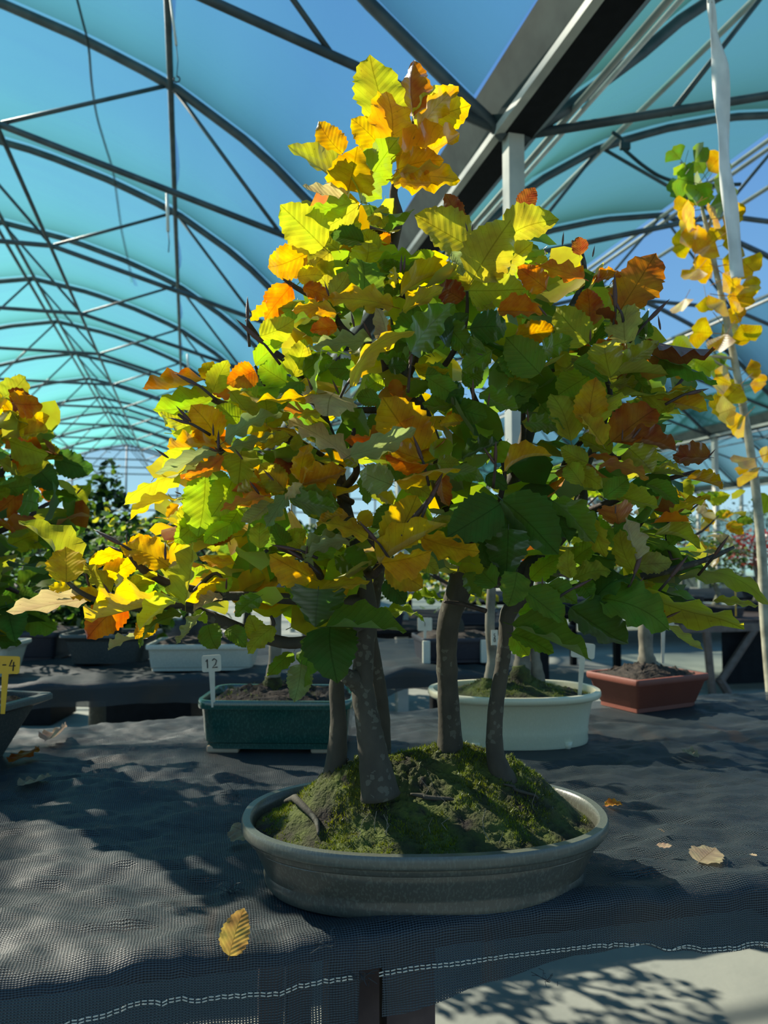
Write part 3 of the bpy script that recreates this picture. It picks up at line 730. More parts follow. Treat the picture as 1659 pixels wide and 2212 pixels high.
branches = [
 ([(1000, 1240, .93), (1035, 1185, .93), (1075, 1110, .93), (1120, 1010, .93), (1145, 920, .94), (1190, 840, .94), (1204, 775, .93), (1222, 690, .92), (1260, 610, .91), (1255, 545, .90), (1235, 520, .90)], [.014, .0125, .010, .0085, .0085, .0078, .006, .0045, .0038, .003, .0015]),
 ([(1010, 1245, .93), (1090, 1250, .93), (1165, 1205, .94), (1225, 1140, .95), (1255, 1080, .95), (1256, 1030, .95), (1290, 950, .94), (1318, 857, .92), (1300, 800, .92), (1272, 745, .91)], [.010, .010, .0095, .009, .0085, .007, .005, .0035, .003, .002]),
 ([(1098, 1325, .92), (1130, 1290, .91), (1190, 1285, .90), (1270, 1265, .88), (1362, 1250, .86), (1450, 1231, .84), (1530, 1207, .83), (1585, 1182, .83)], [.009, .0085, .0065, .0055, .0045, .004, .003, .0018]),
 ([(1240, 1115, .94), (1263, 1108, .93), (1329, 1081, .91), (1400, 1048, .89), (1505, 1018, .87)], [.006, .0055, .0045, .0038, .002]),
 ([(1300, 940, .93), (1350, 920, .9), (1420, 880, .88), (1490, 800, .87)], [.004, .0035, .003, .0015]),
 ([(1130, 960, .93), (1134, 850, .91), (1160, 800, .9), (1183, 760, .89)], [.004, .003, .0025, .0015]),
 ([(1115, 1040, .93), (1094, 980, .90), (1047, 897, .88), (1022, 850, .87), (1010, 790, .87)], [.004, .0033, .003, .0025, .0015]),
 ([(1035, 1190, .92), (1075, 1120, .88), (1082, 1070, .86), (1090, 1020, .85), (1070, 955, .84)], [.005, .004, .0032, .0025, .0015]),
 ([(890, 850, .92), (960, 790, .89), (1005, 700, .88), (1008, 610, .87)], [.005, .0038, .0028, .0015]),
 ([(880, 820, .92), (900, 770, .86), (885, 730, .83), (890, 690, .82)], [.004, .003, .0025, .0015]),
 ([(860, 700, .91), (870, 650, .86), (868, 620, .85), (880, 580, .84)], [.0045, .003, .0025, .0015]),
 ([(790, 1300, .885), (700, 1300, .88), (600, 1292, .86), (480, 1288, .85), (400, 1305, .83), (271, 1312, .82), (211, 1297, .81), (169, 1276, .80), (139, 1250, .80)], [.008, .007, .006, .005, .0045, .0038, .003, .0025, .0018]),
 ([(795, 1345, .88), (740, 1362, .86), (690, 1378, .85), (623, 1389, .85), (543, 1368, .85), (480, 1343, .85), (433, 1322, .85), (395, 1308, .84)], [.0075, .0060, .0055, .0068, .0070, .0066, .0058, .005]),
 ([(480, 1290, .85), (377, 1264, .83), (340, 1249, .82), (304, 1225, .81), (280, 1195, .80), (262, 1180, .80)], [.005, .0045, .0045, .0042, .0035, .002]),
 ([(742, 1100, .89), (680, 1072, .87), (600, 1035, .85), (551, 1013, .84), (479, 977, .83), (461, 944, .82), (413, 914, .81), (385, 895, .81)], [.0055, .005, .0042, .0038, .0036, .003, .0025, .0015]),
 ([(725, 1010, .89), (650, 962, .88), (575, 925, .87), (518, 887, .86), (467, 866, .85), (431, 842, .84)], [.0065, .0062, .005, .0046, .0038, .002]),
 ([(700, 900, .90), (640, 800, .89), (572, 746, .88), (548, 715, .87), (532, 690, .86)], [.005, .0042, .0036, .003, .002]),
 ([(850, 885, .92), (760, 885, .89), (680, 870, .87), (618, 842, .86), (575, 833, .85), (551, 790, .84)], [.0045, .004, .0035, .003, .0025, .0015]),
 ([(862, 750, .92), (830, 762, .9), (756, 725, .87), (726, 689, .86), (711, 655, .85), (651, 628, .84), (612, 601, .83)], [.006, .0055, .0048, .004, .0038, .0032, .002]),
 ([(855, 860, .925), (838, 830, .91), (822, 760, .88), (765, 728, .87)], [.005, .0045, .004, .002]),
 ([(848, 575, .905), (800, 572, .88), (756, 567, .87), (699, 546, .86), (656, 546, .85)], [.004, .0035, .003, .0025, .0015]),
 ([(846, 540, .90), (825, 507, .88), (789, 489, .87), (771, 450, .86), (748, 425, .85), (729, 405, .85)], [.0045, .004, .0036, .003, .0025, .0015]),
 ([(840, 500, .89), (815, 497, .88), (790, 488, .875)], [.003, .0025, .002]),
 ([(770, 1180, .89), (800, 1240, .84), (828, 1210, .80), (870, 1150, .77), (935, 1070, .75)], [.006, .0055, .0045, .0034, .002]),
 ([(830, 1200, .80), (800, 1165, .79), (775, 1125, .785)], [.004, .003, .0022]),
 ([(740, 1060, .89), (770, 1020, .85), (760, 980, .83), (765, 925, .82)], [.005, .0042, .0035, .002]),
 ([(700, 1300, .88), (690, 1240, .84), (655, 1205, .82), (600, 1183, .80)], [.005, .0045, .0035, .0018]),
 ([(760, 1085, .89), (720, 1060, .86), (690, 1020, .84)], [.004, .003, .0015]),
 ([(700, 1370, .85), (712, 1355, .83), (765, 1342, .82)], [.0035, .003, .0015]),
 ([(560, 1380, .85), (590, 1352, .84), (585, 1330, .84)], [.003, .0025, .0015]),
 ([(395, 1305, .84), (460, 1240, .82), (485, 1260, .81)], [.0035, .002, .0015]),
 ([(1050, 1320, .91), (1000, 1305, .9), (960, 1300, .88)], [.003, .0025, .0015]),
 ([(775, 1478, .875), (758, 1465, .865), (745, 1458, .86)], [.012, .010, .008]),
 ([(1208, 1020, .93), (1250, 960, .90), (1290, 930, .88), (1330, 990, .86), (1400, 960, .85)], [.004, .0035, .003, .0028, .0015]),
 ([(1290, 1250, .88), (1340, 1200, .87), (1362, 1160, .87), (1395, 1120, .87)], [.004, .003, .0025, .0015]),
 ([(1440, 1040, .885), (1450, 1080, .88), (1440, 1160, .87), (1452, 1210, .86)], [.002, .002, .002, .0015]),
]
for i, (p_, r_) in enumerate(branches):
    wtube(main, 'branch', [P(*q) for q in p_], r_, M['bark'] if max(r_) > .006 else M['twig'], 5, 8, .12, i + 9)

# leaves read one by one: foot, tip, seen width, colour, nearer or farther
def crown_D(x, y):
    q = ((x - 830) / 860) ** 2 + ((y - 950) / 900) ** 2
    return .90 - .13 * math.sqrt(max(0, 1 - q)) 
CR = {'A': (560, 100, .3014), 'B': (250, 700, .3014), 'C': (0, 1080, .3014), 'D': (500, 550, .3014), 'E': (600, 950, .3014), 'F': (1000, 550, .3617), 'G': (1050, 1000, .3671), 'H': (830, 0, .5), 'X': (0, 0, 1)}
LF = {
'A': """900,560,790,108,330,LY,1;1110,480,1105,112,190,OB,0;1130,590,1500,430,270,Y,1;1130,560,1380,290,130,LY,1;1140,610,1415,300,140,YO,-1;945,740,910,345,290,YO,0;885,750,670,530,210,Y,1;
590,760,430,545,190,YO,0;640,1020,700,735,360,YO,-1;740,1100,995,670,230,L,0;1010,890,1430,650,230,YO,1;1010,880,1310,820,180,YO,0;980,950,1420,960,160,Y,1;620,1080,210,745,130,YG,0;620,1090,320,1020,80,T,0;
650,1130,340,1210,110,L,0;800,1130,1100,1155,90,G,0;450,1430,165,1150,290,LY,0;700,1150,450,1310,180,YG,1;830,1180,900,1290,150,YG,0;600,1240,690,1370,130,L,1;560,1450,430,1290,160,YG,1;740,1400,520,1360,130,DG,0;
850,1450,740,1320,140,YG,1;940,1400,860,1365,80,O,2;330,1490,72,1580,220,YO,0;500,1480,300,1640,190,YG,1;740,1640,782,1415,230,LY,1;750,1830,735,1540,230,G,0;1480,1420,1130,1220,280,YG,0;1440,1265,1340,1065,130,B,1;850,1550,1230,1560,70,L,1;
1110,1560,1250,1480,110,L,2;1380,1480,1460,1640,90,S,0;1220,980,940,960,120,Y,1""",
'B': """620,400,208,468,72,O,0;700,400,650,280,130,YO,1;700,480,800,268,150,LY,0;990,340,800,430,170,O,0;730,480,800,545,90,O,1;690,490,580,450,70,LY,0;680,540,285,620,130,L,1;540,745,310,620,140,LY,2;720,820,545,590,230,YO,0;
690,820,610,770,90,YO,1;830,490,1000,690,120,YG,0;900,720,730,590,150,L,1;800,830,1180,650,100,S,-1;810,885,1130,778,70,S,-1;720,880,380,890,90,YO,0;560,910,345,1050,130,LY,1;710,930,310,1085,90,S,-1;760,950,490,1095,100,OB,0;
440,1080,66,1268,100,LY,0;440,1262,112,1396,60,Y,0;900,920,880,1140,240,YG,1;1200,1180,1040,1010,170,YG,0;1060,1235,760,1340,64,O,-1;1200,1200,1010,1150,90,YG,1;1220,1230,1080,1460,100,S,-1;1330,1150,1220,1265,76,T,-1;
1330,1160,1640,1060,120,YO,0;640,1110,590,1510,270,L,1;830,1130,690,1375,210,L,1;470,1330,470,1480,90,LY,2;450,1300,370,1390,60,YO,1;820,1440,640,1560,130,L,1;960,1160,870,1200,90,YG,0;1100,1290,910,1420,90,S,-1;
1250,1200,1590,1300,130,G,0;1030,1600,1040,1430,130,LY,0;1240,1590,1130,1430,120,G,1;1230,1580,1360,1480,120,LY,1;1600,1450,1400,1570,150,G,0;1659,1560,1370,1665,90,S,-1;1659,1380,1450,1430,80,YO,0;1080,760,1250,650,110,YG,2;
1000,520,900,470,120,L,1;1080,700,1060,520,170,L,2;960,860,1090,790,90,Y,1;700,1060,780,1200,120,G,2;880,1330,760,1500,160,L,2;590,1450,700,1560,120,L,2""",
'C': """470,580,132,178,175,YG,0;475,580,470,362,235,Y,-1;490,640,355,620,74,Y,0;870,390,640,480,110,Y,0;740,540,980,430,140,Y,1;790,650,600,460,110,YG,-1;870,690,1115,530,115,LY,0;850,690,850,530,70,YG,0;700,705,515,700,90,Y,0;
690,712,75,832,112,T,0;880,750,632,988,225,OB,1;1180,730,630,872,115,Y,-1;1270,720,1000,930,105,LY,-2;1100,830,975,990,135,YO,0;1290,830,1010,1050,95,G,0;1020,1000,788,1086,44,S,0;1430,830,1270,1030,55,S,0;1330,735,1390,320,135,LY,-1;
1330,715,1620,550,75,YO,0;1310,725,1240,645,80,S,-1;1590,705,1390,792,62,T,-1;1190,470,870,345,190,YO,0;930,330,1110,290,64,YO,1;1659,450,1430,400,64,YO,0;1330,600,1500,500,70,L,1;1220,520,1320,430,60,T,0;1060,560,870,670,100,G,1;
960,680,900,730,60,Y,0;800,480,640,430,90,Y,1;1200,620,1090,700,90,G,1;1050,680,1150,590,90,L,2;1560,640,1659,560,90,L,1;1400,800,1480,880,70,L,1""",
'D': """480,160,650,150,120,Y,0;700,230,570,50,200,YG,1;420,235,245,462,175,O,0;240,350,140,470,64,YO,0;520,240,700,310,115,OB,0;720,290,830,130,135,YT,1;1140,370,710,318,145,YO,-1;740,420,440,400,115,YO,0;750,520,570,545,115,O,0;740,430,480,520,100,G,1;
470,330,440,470,130,L,1;215,580,440,470,175,LY,0;180,785,370,640,115,L,0;385,910,205,790,180,L,1;440,860,525,615,165,LY,1;520,840,720,740,130,G,1;600,1000,662,690,32,L,-1;735,1000,690,1150,350,T,-1;990,620,560,665,105,S,-1;870,930,1292,565,92,Y,-2;
1110,660,1050,390,90,T,-1;1120,650,1090,480,100,O,0;1230,280,1605,110,145,Y,0;1240,400,1520,250,105,Y,-1;1650,320,1500,220,170,B,1;1220,120,1440,90,80,G,1;1210,110,1060,60,90,G,1;1160,230,1170,90,60,Y,0;1260,620,1300,350,210,G,0;1300,690,1590,370,215,G,-1;
1540,640,1700,430,160,DG,1;1340,1400,1090,1035,350,YO,0;870,1430,1300,1248,135,S,-2;1340,1460,1150,1390,150,YO,-1;1400,1500,1115,1430,84,O,-1;830,1450,425,1200,110,T,-1;500,1610,560,1360,140,Y,0;520,1640,810,1540,140,YO,0;400,1640,170,1530,150,YO,1;
1200,1620,1620,1520,76,Y,-1;1659,1000,1470,990,150,DG,0;1130,800,1260,790,110,DG,1;1050,1040,900,1020,115,G,0;890,840,700,820,140,G,1;1080,900,960,970,120,L,1;500,920,340,1110,115,G,0;600,1000,80,1000,52,Y,-1;680,1130,430,1180,60,LY,0;560,1300,660,1220,115,L,1;
1659,1070,1380,1070,130,G,1;1659,1200,1500,1220,80,Y,1;1580,1370,1420,1400,130,L,2;990,1310,820,1330,74,OB,1;440,1480,300,1540,135,B,1;1160,900,1210,1030,95,OB,2;1100,180,1060,60,120,G,2;870,660,960,720,100,YG,1;1320,800,1550,830,90,Y,1;1260,1000,1420,930,110,G,2;
250,1380,420,1300,100,YG,1;450,1400,480,1290,80,YG,1;1250,780,1040,740,90,G,2;1100,280,1200,210,90,G,2;720,1290,600,1370,130,G,2;1000,1150,1060,1280,90,G,2;800,1200,900,1110,110,G,2;1370,640,1500,560,120,G,1;1400,860,1560,870,150,G,1""",
'E': """800,770,985,420,275,Y,0;750,880,1190,610,110,Y,-1;760,880,1095,800,165,YO,-2;1040,700,1430,795,150,YO,-1;790,900,1030,1055,200,YO,-1;1010,850,1145,950,110,YG,0;1100,620,1270,570,84,YG,0;1170,255,1215,470,92,OB,0;630,700,290,600,110,Y,-1;
240,830,430,620,160,G,0;200,850,535,710,80,S,-1;200,855,250,920,70,S,-1;100,420,420,480,150,G,0;240,990,-50,830,190,YO,-1;310,1080,650,1035,72,Y,-1;600,270,640,460,90,G,0;600,515,660,620,105,Y,0;820,460,700,385,80,Y,1;820,480,680,630,120,G,1;
1580,470,1225,690,300,DG,-1;290,1085,270,1330,345,DG,-1;370,1340,900,1370,125,G,-1;1500,700,1640,980,190,DG,1;770,1020,910,1170,150,DG,0;750,1270,1040,1300,74,L,6;970,1140,1180,1160,60,L,6;1330,130,1580,30,100,DG,1;900,290,1090,400,130,YG,1;
1220,250,1470,290,110,G,0;810,320,600,230,200,S,-1;820,120,980,290,130,G,1;570,180,480,120,90,YG,1;1150,170,1300,170,110,YG,1;1500,260,1640,350,110,DG,1;500,780,640,900,120,G,2;420,900,560,850,120,G,2;100,700,190,780,110,LY,1;1250,820,1320,900,80,L,3;
1350,960,1450,1120,110,G,2;1010,300,1120,180,120,G,2;60,1000,160,1200,110,G,0;720,60,860,150,90,LY,2;1640,550,1659,760,90,DG,0""",
'F': """490,200,332,78,135,O,0;710,140,440,60,95,O,0;780,170,938,128,62,OB,0;950,315,1145,5,240,OB,0;755,418,742,210,155,OB,0;800,340,915,440,52,B,0;970,520,985,308,175,YT,-1;740,520,565,320,195,YG,0;790,540,800,380,110,G,2;50,215,352,205,205,YG,0;60,260,180,345,95,YG,1;
220,340,465,350,115,O,0;320,490,540,440,130,YO,1;50,440,255,440,175,DG,0;450,700,262,500,205,G,0;470,590,650,510,120,G,0;880,720,850,532,185,YG,-1;950,690,1170,530,110,YG,0;970,560,765,560,84,OB,0;1110,510,1490,568,92,B,0;1190,630,1512,750,84,G,0;
1080,850,1372,800,105,YG,0;900,730,1218,732,52,YG,0;1200,870,1450,930,130,YO,0;670,650,860,750,115,G,0;1270,800,1492,862,50,YG,0;890,780,1070,850,85,YG,1;750,1012,792,742,175,YO,-1;740,1040,880,860,210,YG,0;760,720,580,830,175,L,1;640,1100,530,840,150,YG,0;
830,1130,700,960,95,YO,-1;900,1110,1145,925,210,OB,0;960,1120,1272,1170,84,B,-1;1465,1210,1265,1200,125,B,0;1000,1165,1130,1300,165,YG,0;830,1260,1098,1340,74,OB,-1;930,1250,735,1212,42,OB,0;740,1240,590,1155,115,YG,0;650,1285,830,1390,115,YG,0;
260,1290,525,1212,84,YO,-1;110,830,320,920,100,G,0;380,1010,600,1040,95,G,0;300,860,450,900,90,DG,1;1350,1330,1545,1392,52,YO,0;1180,1275,1300,1300,42,YG,0;250,600,300,730,110,G,1;600,560,760,480,90,G,1;100,520,0,600,130,G,1;560,640,640,600,90,YG,1;
280,740,420,820,110,YG,1;1050,420,1130,480,90,G,1;880,1180,700,1100,110,YG,1;1000,700,1120,820,90,G,1;150,1020,60,1100,110,L,2;260,1120,200,1240,110,L,2;470,900,560,980,110,G,1;0,760,120,700,120,G,1;330,640,200,680,110,G,2;1250,830,1150,960,80,YG,1""",
'G': """105,230,410,535,265,DG,-1;400,235,622,472,145,G,0;330,240,490,470,105,DG,1;130,400,118,672,225,DG,0;180,650,130,838,155,G,-1;240,760,452,930,150,G,-1;370,720,530,822,110,G,0;510,860,822,1065,200,DG,-1;660,800,1065,975,205,G,-1;640,810,900,690,115,DG,0;
880,760,1492,930,150,YG,-1;1150,670,1642,822,72,YG,0;1350,815,1592,850,42,YG,0;1070,960,1262,1102,32,YG,1;170,960,605,1155,125,G,0;160,1010,385,1120,115,G,0;160,1020,245,1130,110,L,1;500,670,490,510,95,YG,0;520,690,730,640,95,YG,0;510,580,655,480,100,L,3;
270,680,450,560,110,L,3;620,340,700,545,95,YG,0;860,620,790,400,125,YG,0;880,560,820,330,85,T,-1;890,600,1085,590,115,YT,0;780,365,755,250,175,O,0;770,190,1005,262,115,YG,0;950,130,1125,242,84,G,0;1100,292,1312,200,52,Y,0;1120,235,1310,195,42,O,1;
1190,95,1385,146,42,YO,0;1000,352,1192,345,32,O,0;1000,430,1250,512,72,YG,0;700,200,830,100,110,G,0;560,120,480,20,110,YG,0;300,1000,450,880,110,L,2;940,700,860,770,120,YG,1;60,720,-20,640,140,G,0;550,700,620,800,110,G,0;720,430,620,320,100,L,3;650,640,760,520,100,G,2;
870,330,760,420,90,G,1;540,380,640,300,100,G,2;430,620,350,540,110,L,3;800,770,700,680,110,G,0;1080,480,1180,400,70,G,1;200,880,420,880,80,L,2""",
'H': """390,1195,540,962,205,YG,-1;520,1040,748,955,150,YG,0;500,1165,640,1050,120,YG,1;590,905,650,815,78,B,1;845,1100,840,1028,64,B,0""",
'X': """715,1355,728,1470,106,DG,-1;690,1372,658,1480,50,G,0;650,1438,636,1513,50,S,-1;630,1412,580,1460,30,G,0;590,1356,537,1410,38,YG,0;490,1362,530,1398,34,G,0;450,1352,470,1402,46,G,0;562,1378,540,1330,40,YG,1;712,1400,700,1450,40,G,1;1335,800,1290,760,40,YG,0;
1180,560,1120,600,40,YG,1;960,700,1010,760,48,G,1;1020,620,980,560,48,YG,1;930,760,870,700,44,G,1;1060,760,1000,800,48,G,1;1100,880,1160,830,48,G,1;980,880,1050,900,50,G,1;930,820,990,860,44,G,0;560,1290,510,1330,36,G,1;430,1120,380,1170,50,L,2"""
}
rl = random.Random(21); count = 0; read = []
for key, txt in LF.items():
    ox, oy, sc = CR[key]
    for rec in txt.replace('\n', '').split(';'):
        if not rec.strip(): continue
        a = rec.split(','); bx, by, tx, ty, ww = [float(q) for q in a[:5]]; colr = a[5]; lay = int(a[6])
        bx, tx = ox + bx * sc, ox + tx * sc; by, ty = oy + by * sc, oy + ty * sc; ww *= sc
        D0 = crown_D((bx + tx) / 2, (by + ty) / 2) + lay * .022 + rl.uniform(-.008, .008)
        ex, ey = (tx - bx) * .05, (ty - by) * .05; bx -= ex; by -= ey; tx += ex; ty += ey
        app = math.hypot(tx - bx, ty - by) / F * D0; wr = 1.10 * ww / F * D0
        need = wr / .70; dz = math.sqrt(max(0, need ** 2 - app ** 2)) if need > app else app * rl.uniform(0, .25)
        dz = min(dz, .05)
        sg = -1 if rl.random() < .62 else 1
        lo = place_leaf(at(bx, by, D0 - sg * dz * .5), at(tx, ty, D0 + sg * dz * .5), wr, colr, main, rl); count += 1
        read.append((app * wr * (.45 if lay >= 2 else 1), lo))
print('read leaves', count)
# the leaves deeper in the crown: fill by region
OUT = [(800, 160), (990, 200), (985, 380), (880, 420), (900, 560), (1190, 480), (1270, 560), (1400, 620), (1500, 760), (1480, 900), (1480, 1050), (1540, 1180), (1560, 1290), (1400, 1360), (1250, 1330), (1180, 1290), (1020, 1270), (930, 1210), (850, 1240), (720, 1330), (640, 1380), (470, 1330), (330, 1290), (240, 1240), (330, 1160), (330, 1040), (380, 850), (520, 790), (600, 700), (600, 560), (640, 450), (700, 380), (720, 300)]
def inside(x, y, poly):
    c = False; j = len(poly) - 1
    for i in range(len(poly)):
        (xi, yi), (xj, yj) = poly[i], poly[j]
        if (yi > y) != (yj > y) and x < (xj - xi) * (y - yi) / (yj - yi) + xi: c = not c
        j = i
    return c
HOLES = [(560, 640, 40), (900, 450, 36), (1380, 700, 60), (980, 950, 30), (1050, 940, 26), (760, 900, 16), (870, 1300, 40), (930, 1250, 25), (1060, 1240, 20), (640, 940, 18), (1480, 850, 30)]
def fillcol(x, y, rr):
    q = rr.random(); right = (x - 600) / 900
    if y < 480: return rr.choice(['Y', 'YO', 'LY', 'YG'])
    if q < .08: return rr.choice(['O', 'OB', 'YO'])
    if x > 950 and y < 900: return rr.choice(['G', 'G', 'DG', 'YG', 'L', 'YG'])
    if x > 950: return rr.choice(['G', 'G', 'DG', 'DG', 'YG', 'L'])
    if y > 1000 and x < 520: return rr.choice(['Y', 'LY', 'L', 'YG'])
    return rr.choice(['L', 'L', 'LY', 'YG', 'G', 'G', 'Y'])
fill = []; tries = 0
while len(fill) < 500 and tries < 20000:
    tries += 1
    x = rl.uniform(240, 1560); y = rl.uniform(160, 1380)
    if y < 400 or not inside(x, y, OUT) or any(math.hypot(x - a, y - b) < c for a, b, c in HOLES): continue
    edge = y < 520
    if edge and rl.random() < .6: continue
    fill.append((x, y, rl.random()))
allv = []; allf = []; allc = []
def leaf_into(B, T, col, rr, tmpl, V, Fc, C, wid=1.0):
    d = T - B; Lr = d.length; y = d.normalized(); z = Vector((rr.gauss(0, .5), rr.gauss(0, .6), 1)); x = y.cross(z).normalized(); z = x.cross(y)
    n0 = len(V)
    for p_ in tmpl.vertices:
        c_ = p_.co; V.append(B + x * (c_.x * Lr * wid) + y * (c_.y * Lr) + z * (c_.z * Lr))
    Fc += [tuple(i + n0 for i in p_.vertices) for p_ in tmpl.polygons]
    C += [col] * len(tmpl.vertices)
LOW = [leaf_mesh(500 + i, nv=5, nu=1, fold=.25, name='leaf_low') for i in range(5)]
for i, (x, y, q) in enumerate(fill):
    D = crown_D(x, y) + .035 + q * .17
    d = Vector((rl.gauss((x - 830) / 900, .55), rl.gauss(-.1, .55), rl.gauss(.0, .38))).normalized()
    Ls = rl.uniform(.048, .074); B = at(x, y, D); T = B + d * Ls; c = fillcol(x, y, rl)
    def px(p_): k_ = (p_.z - E) / p_.y - math.tan(PITCH); return CX + F * p_.x / p_.y, CY - F * k_
    if not inside(*px(T), OUT): T = B - d * Ls * .9
    if not inside(*px(T), OUT): continue
    leaf_into(B - PC, T - PC, jitcol(c, rl), rl, rl.choice(LOW), allv, allf, allc)
def colmesh(name, V, Fc, C, parent, mat='leaf_mass'):
    o = mesh_obj(name, V, Fc, M[mat], parent, True)
    ca = o.data.color_attributes.new('Col', 'FLOAT_COLOR', 'POINT'); ca.data.foreach_set('color', [q for c in C for q in c])
    return o
rotm = Matrix.Rotation(R(-3), 3, 'Z')
allv = [rotm @ v for v in allv]
read.sort(key=lambda q: q[0])
for _, lo in read[:max(0, len(read) - 300)]:          # past 300 single leaves the smallest go with the inner ones
    n0 = len(allv); mb_ = lo.matrix_basis.copy(); c_ = tuple(lo.color)
    allv += [mb_ @ v.co for v in lo.data.vertices]; allf += [tuple(i + n0 for i in p_.vertices) for p_ in lo.data.polygons]
    allc += [c_] * len(lo.data.vertices); bpy.data.objects.remove(lo)
o = colmesh('inner_leaves', allv, allf, allc, main); o['kind'] = 'stuff'

# buds: long pointed spindles
BUD = MB(); BUD.tube([(0, 0, 0), (0, .12, 0), (0, .35, 0), (0, .62, 0), (0, .86, 0), (0, 1, 0)], [.030, .062, .078, .060, .026, .004], 7); 
bm_ = BUD.build('bud_template', M['bud'], None, True); BUDM = bm_.data; bpy.data.objects.remove(bm_)
buds = {'B': "590,440,420,350;540,700,430,585;530,715,380,670;700,800,697,710;735,900,737,755;730,915,620,870;380,960,275,890;910,970,850,890;1130,1120,1055,1040;1030,1220,955,1120;1300,1620,1110,1580;1370,1620,1370,1560;470,1220,420,1200",
 'C': "870,320,670,210;910,320,905,240;870,370,770,325;1185,430,1185,300;640,620,610,500;790,680,735,590;470,580,390,510;1620,640,1625,560",
 'D': "115,470,115,300;230,640,30,460;590,1000,540,875;770,1000,720,890;830,930,950,765;1280,800,1300,570;1000,600,940,470;700,300,665,190;1370,1480,1300,1290;1460,1650,1520,1555;800,1440,700,1340;400,190,360,165;880,520,855,400;1210,130,1220,0;1235,120,1245,0",
 'E': "1070,470,1190,230;720,740,580,580;890,690,860,590;180,860,30,760;200,850,215,740;460,1340,560,1295;1555,170,1475,60;1560,170,1565,10",
 'F': "190,1250,125,1150;190,1240,195,1115;910,320,905,110;940,340,880,230;1100,400,1235,265;1180,450,1165,360;1330,835,1470,800;950,1110,955,1040;1010,1100,1085,1010;1465,1210,1510,1160;760,520,762,440;60,870,60,740;150,900,160,820;390,1000,385,920;500,365,445,300;120,600,80,590",
 'G': "1340,550,1430,425;1080,680,1190,540;850,770,930,670;870,660,930,490;510,740,630,680;1085,570,1150,560;760,300,765,240;420,650,490,680;1060,910,1150,870;330,720,332,670",
 'H': "770,1060,775,1000;900,1110,910,1060;700,1100,690,1070;360,1000,350,960;380,1000,382,965"}
for key, txt in buds.items():
    ox, oy, sc = CR[key]
    for rec in txt.split(';'):
        a, b, c, d = [float(q) for q in rec.split(',')]
        x0, y0, x1, y1 = ox + a * sc, oy + b * sc, ox + c * sc, oy + d * sc
        D = crown_D((x0 + x1) / 2, (y0 + y1) / 2) - .022
        B = at(x0, y0, D); T = at(x1, y1, D - rl.uniform(-.006, .010)); dd = T - B; Ls = dd.length; yv = dd.normalized(); xv = yv.orthogonal().normalized(); zv = xv.cross(yv)
        ob = bpy.data.objects.new('bud', BUDM); COL.objects.link(ob); ob.parent = main
        wdt = min(1.0, .034 / Ls) if Ls > .034 else 1.0
        ob.matrix_basis = PINV[main.name] @ Matrix.Translation(B) @ Matrix((xv, yv, zv)).transposed().to_4x4() @ Matrix.Diagonal((Ls * wdt, Ls, Ls * wdt, 1))
        if Ls > .022: wtube(main, 'twig', [B - yv * .02 + Vector((0, .012, -.004)), B - yv * .004, B + yv * .002], [.0016, .0014, .0010], M['twig'], 3, 6)
# roots and shoots on the moss
def mz(x, y): return .062 + mound(x, y)
for (x0, y0, x1, y1, r) in ((-.165, .02, -.12, -.075, .0045), (-.02, -.04, .03, -.05, .003), (.09, -.02, .13, -.03, .002), (-.09, .0, -.14, .05, .003)):
    pts = [Vector((x0 + (x1 - x0) * k / 5 + .004 * math.sin(k * 2), y0 + (y1 - y0) * k / 5, mz(x0 + (x1 - x0) * k / 5, y0 + (y1 - y0) * k / 5) + .002)) for k in range(6)]
    p_, r_ = spline(pts, [r * .4, r, r, r * .9, r * .7, r * .3], 4); mb = MB(); mb.tube(p_, r_, 7); mb.build('root', M['bark'], main, True)
for k in range(14):
    x = rl.uniform(-.13, .17); y = -rl.uniform(.03, .10); z = mz(x, y) * .98
    mb = MB(); mb.tube([(x, y, z), (x + rl.gauss(0, .003), y, z + .008), (x + rl.gauss(0, .005), y - .002, z + rl.uniform(.012, .022))], [.0005, .0004, .0003], 4); mb.build('shoot', M['palebark'], main)

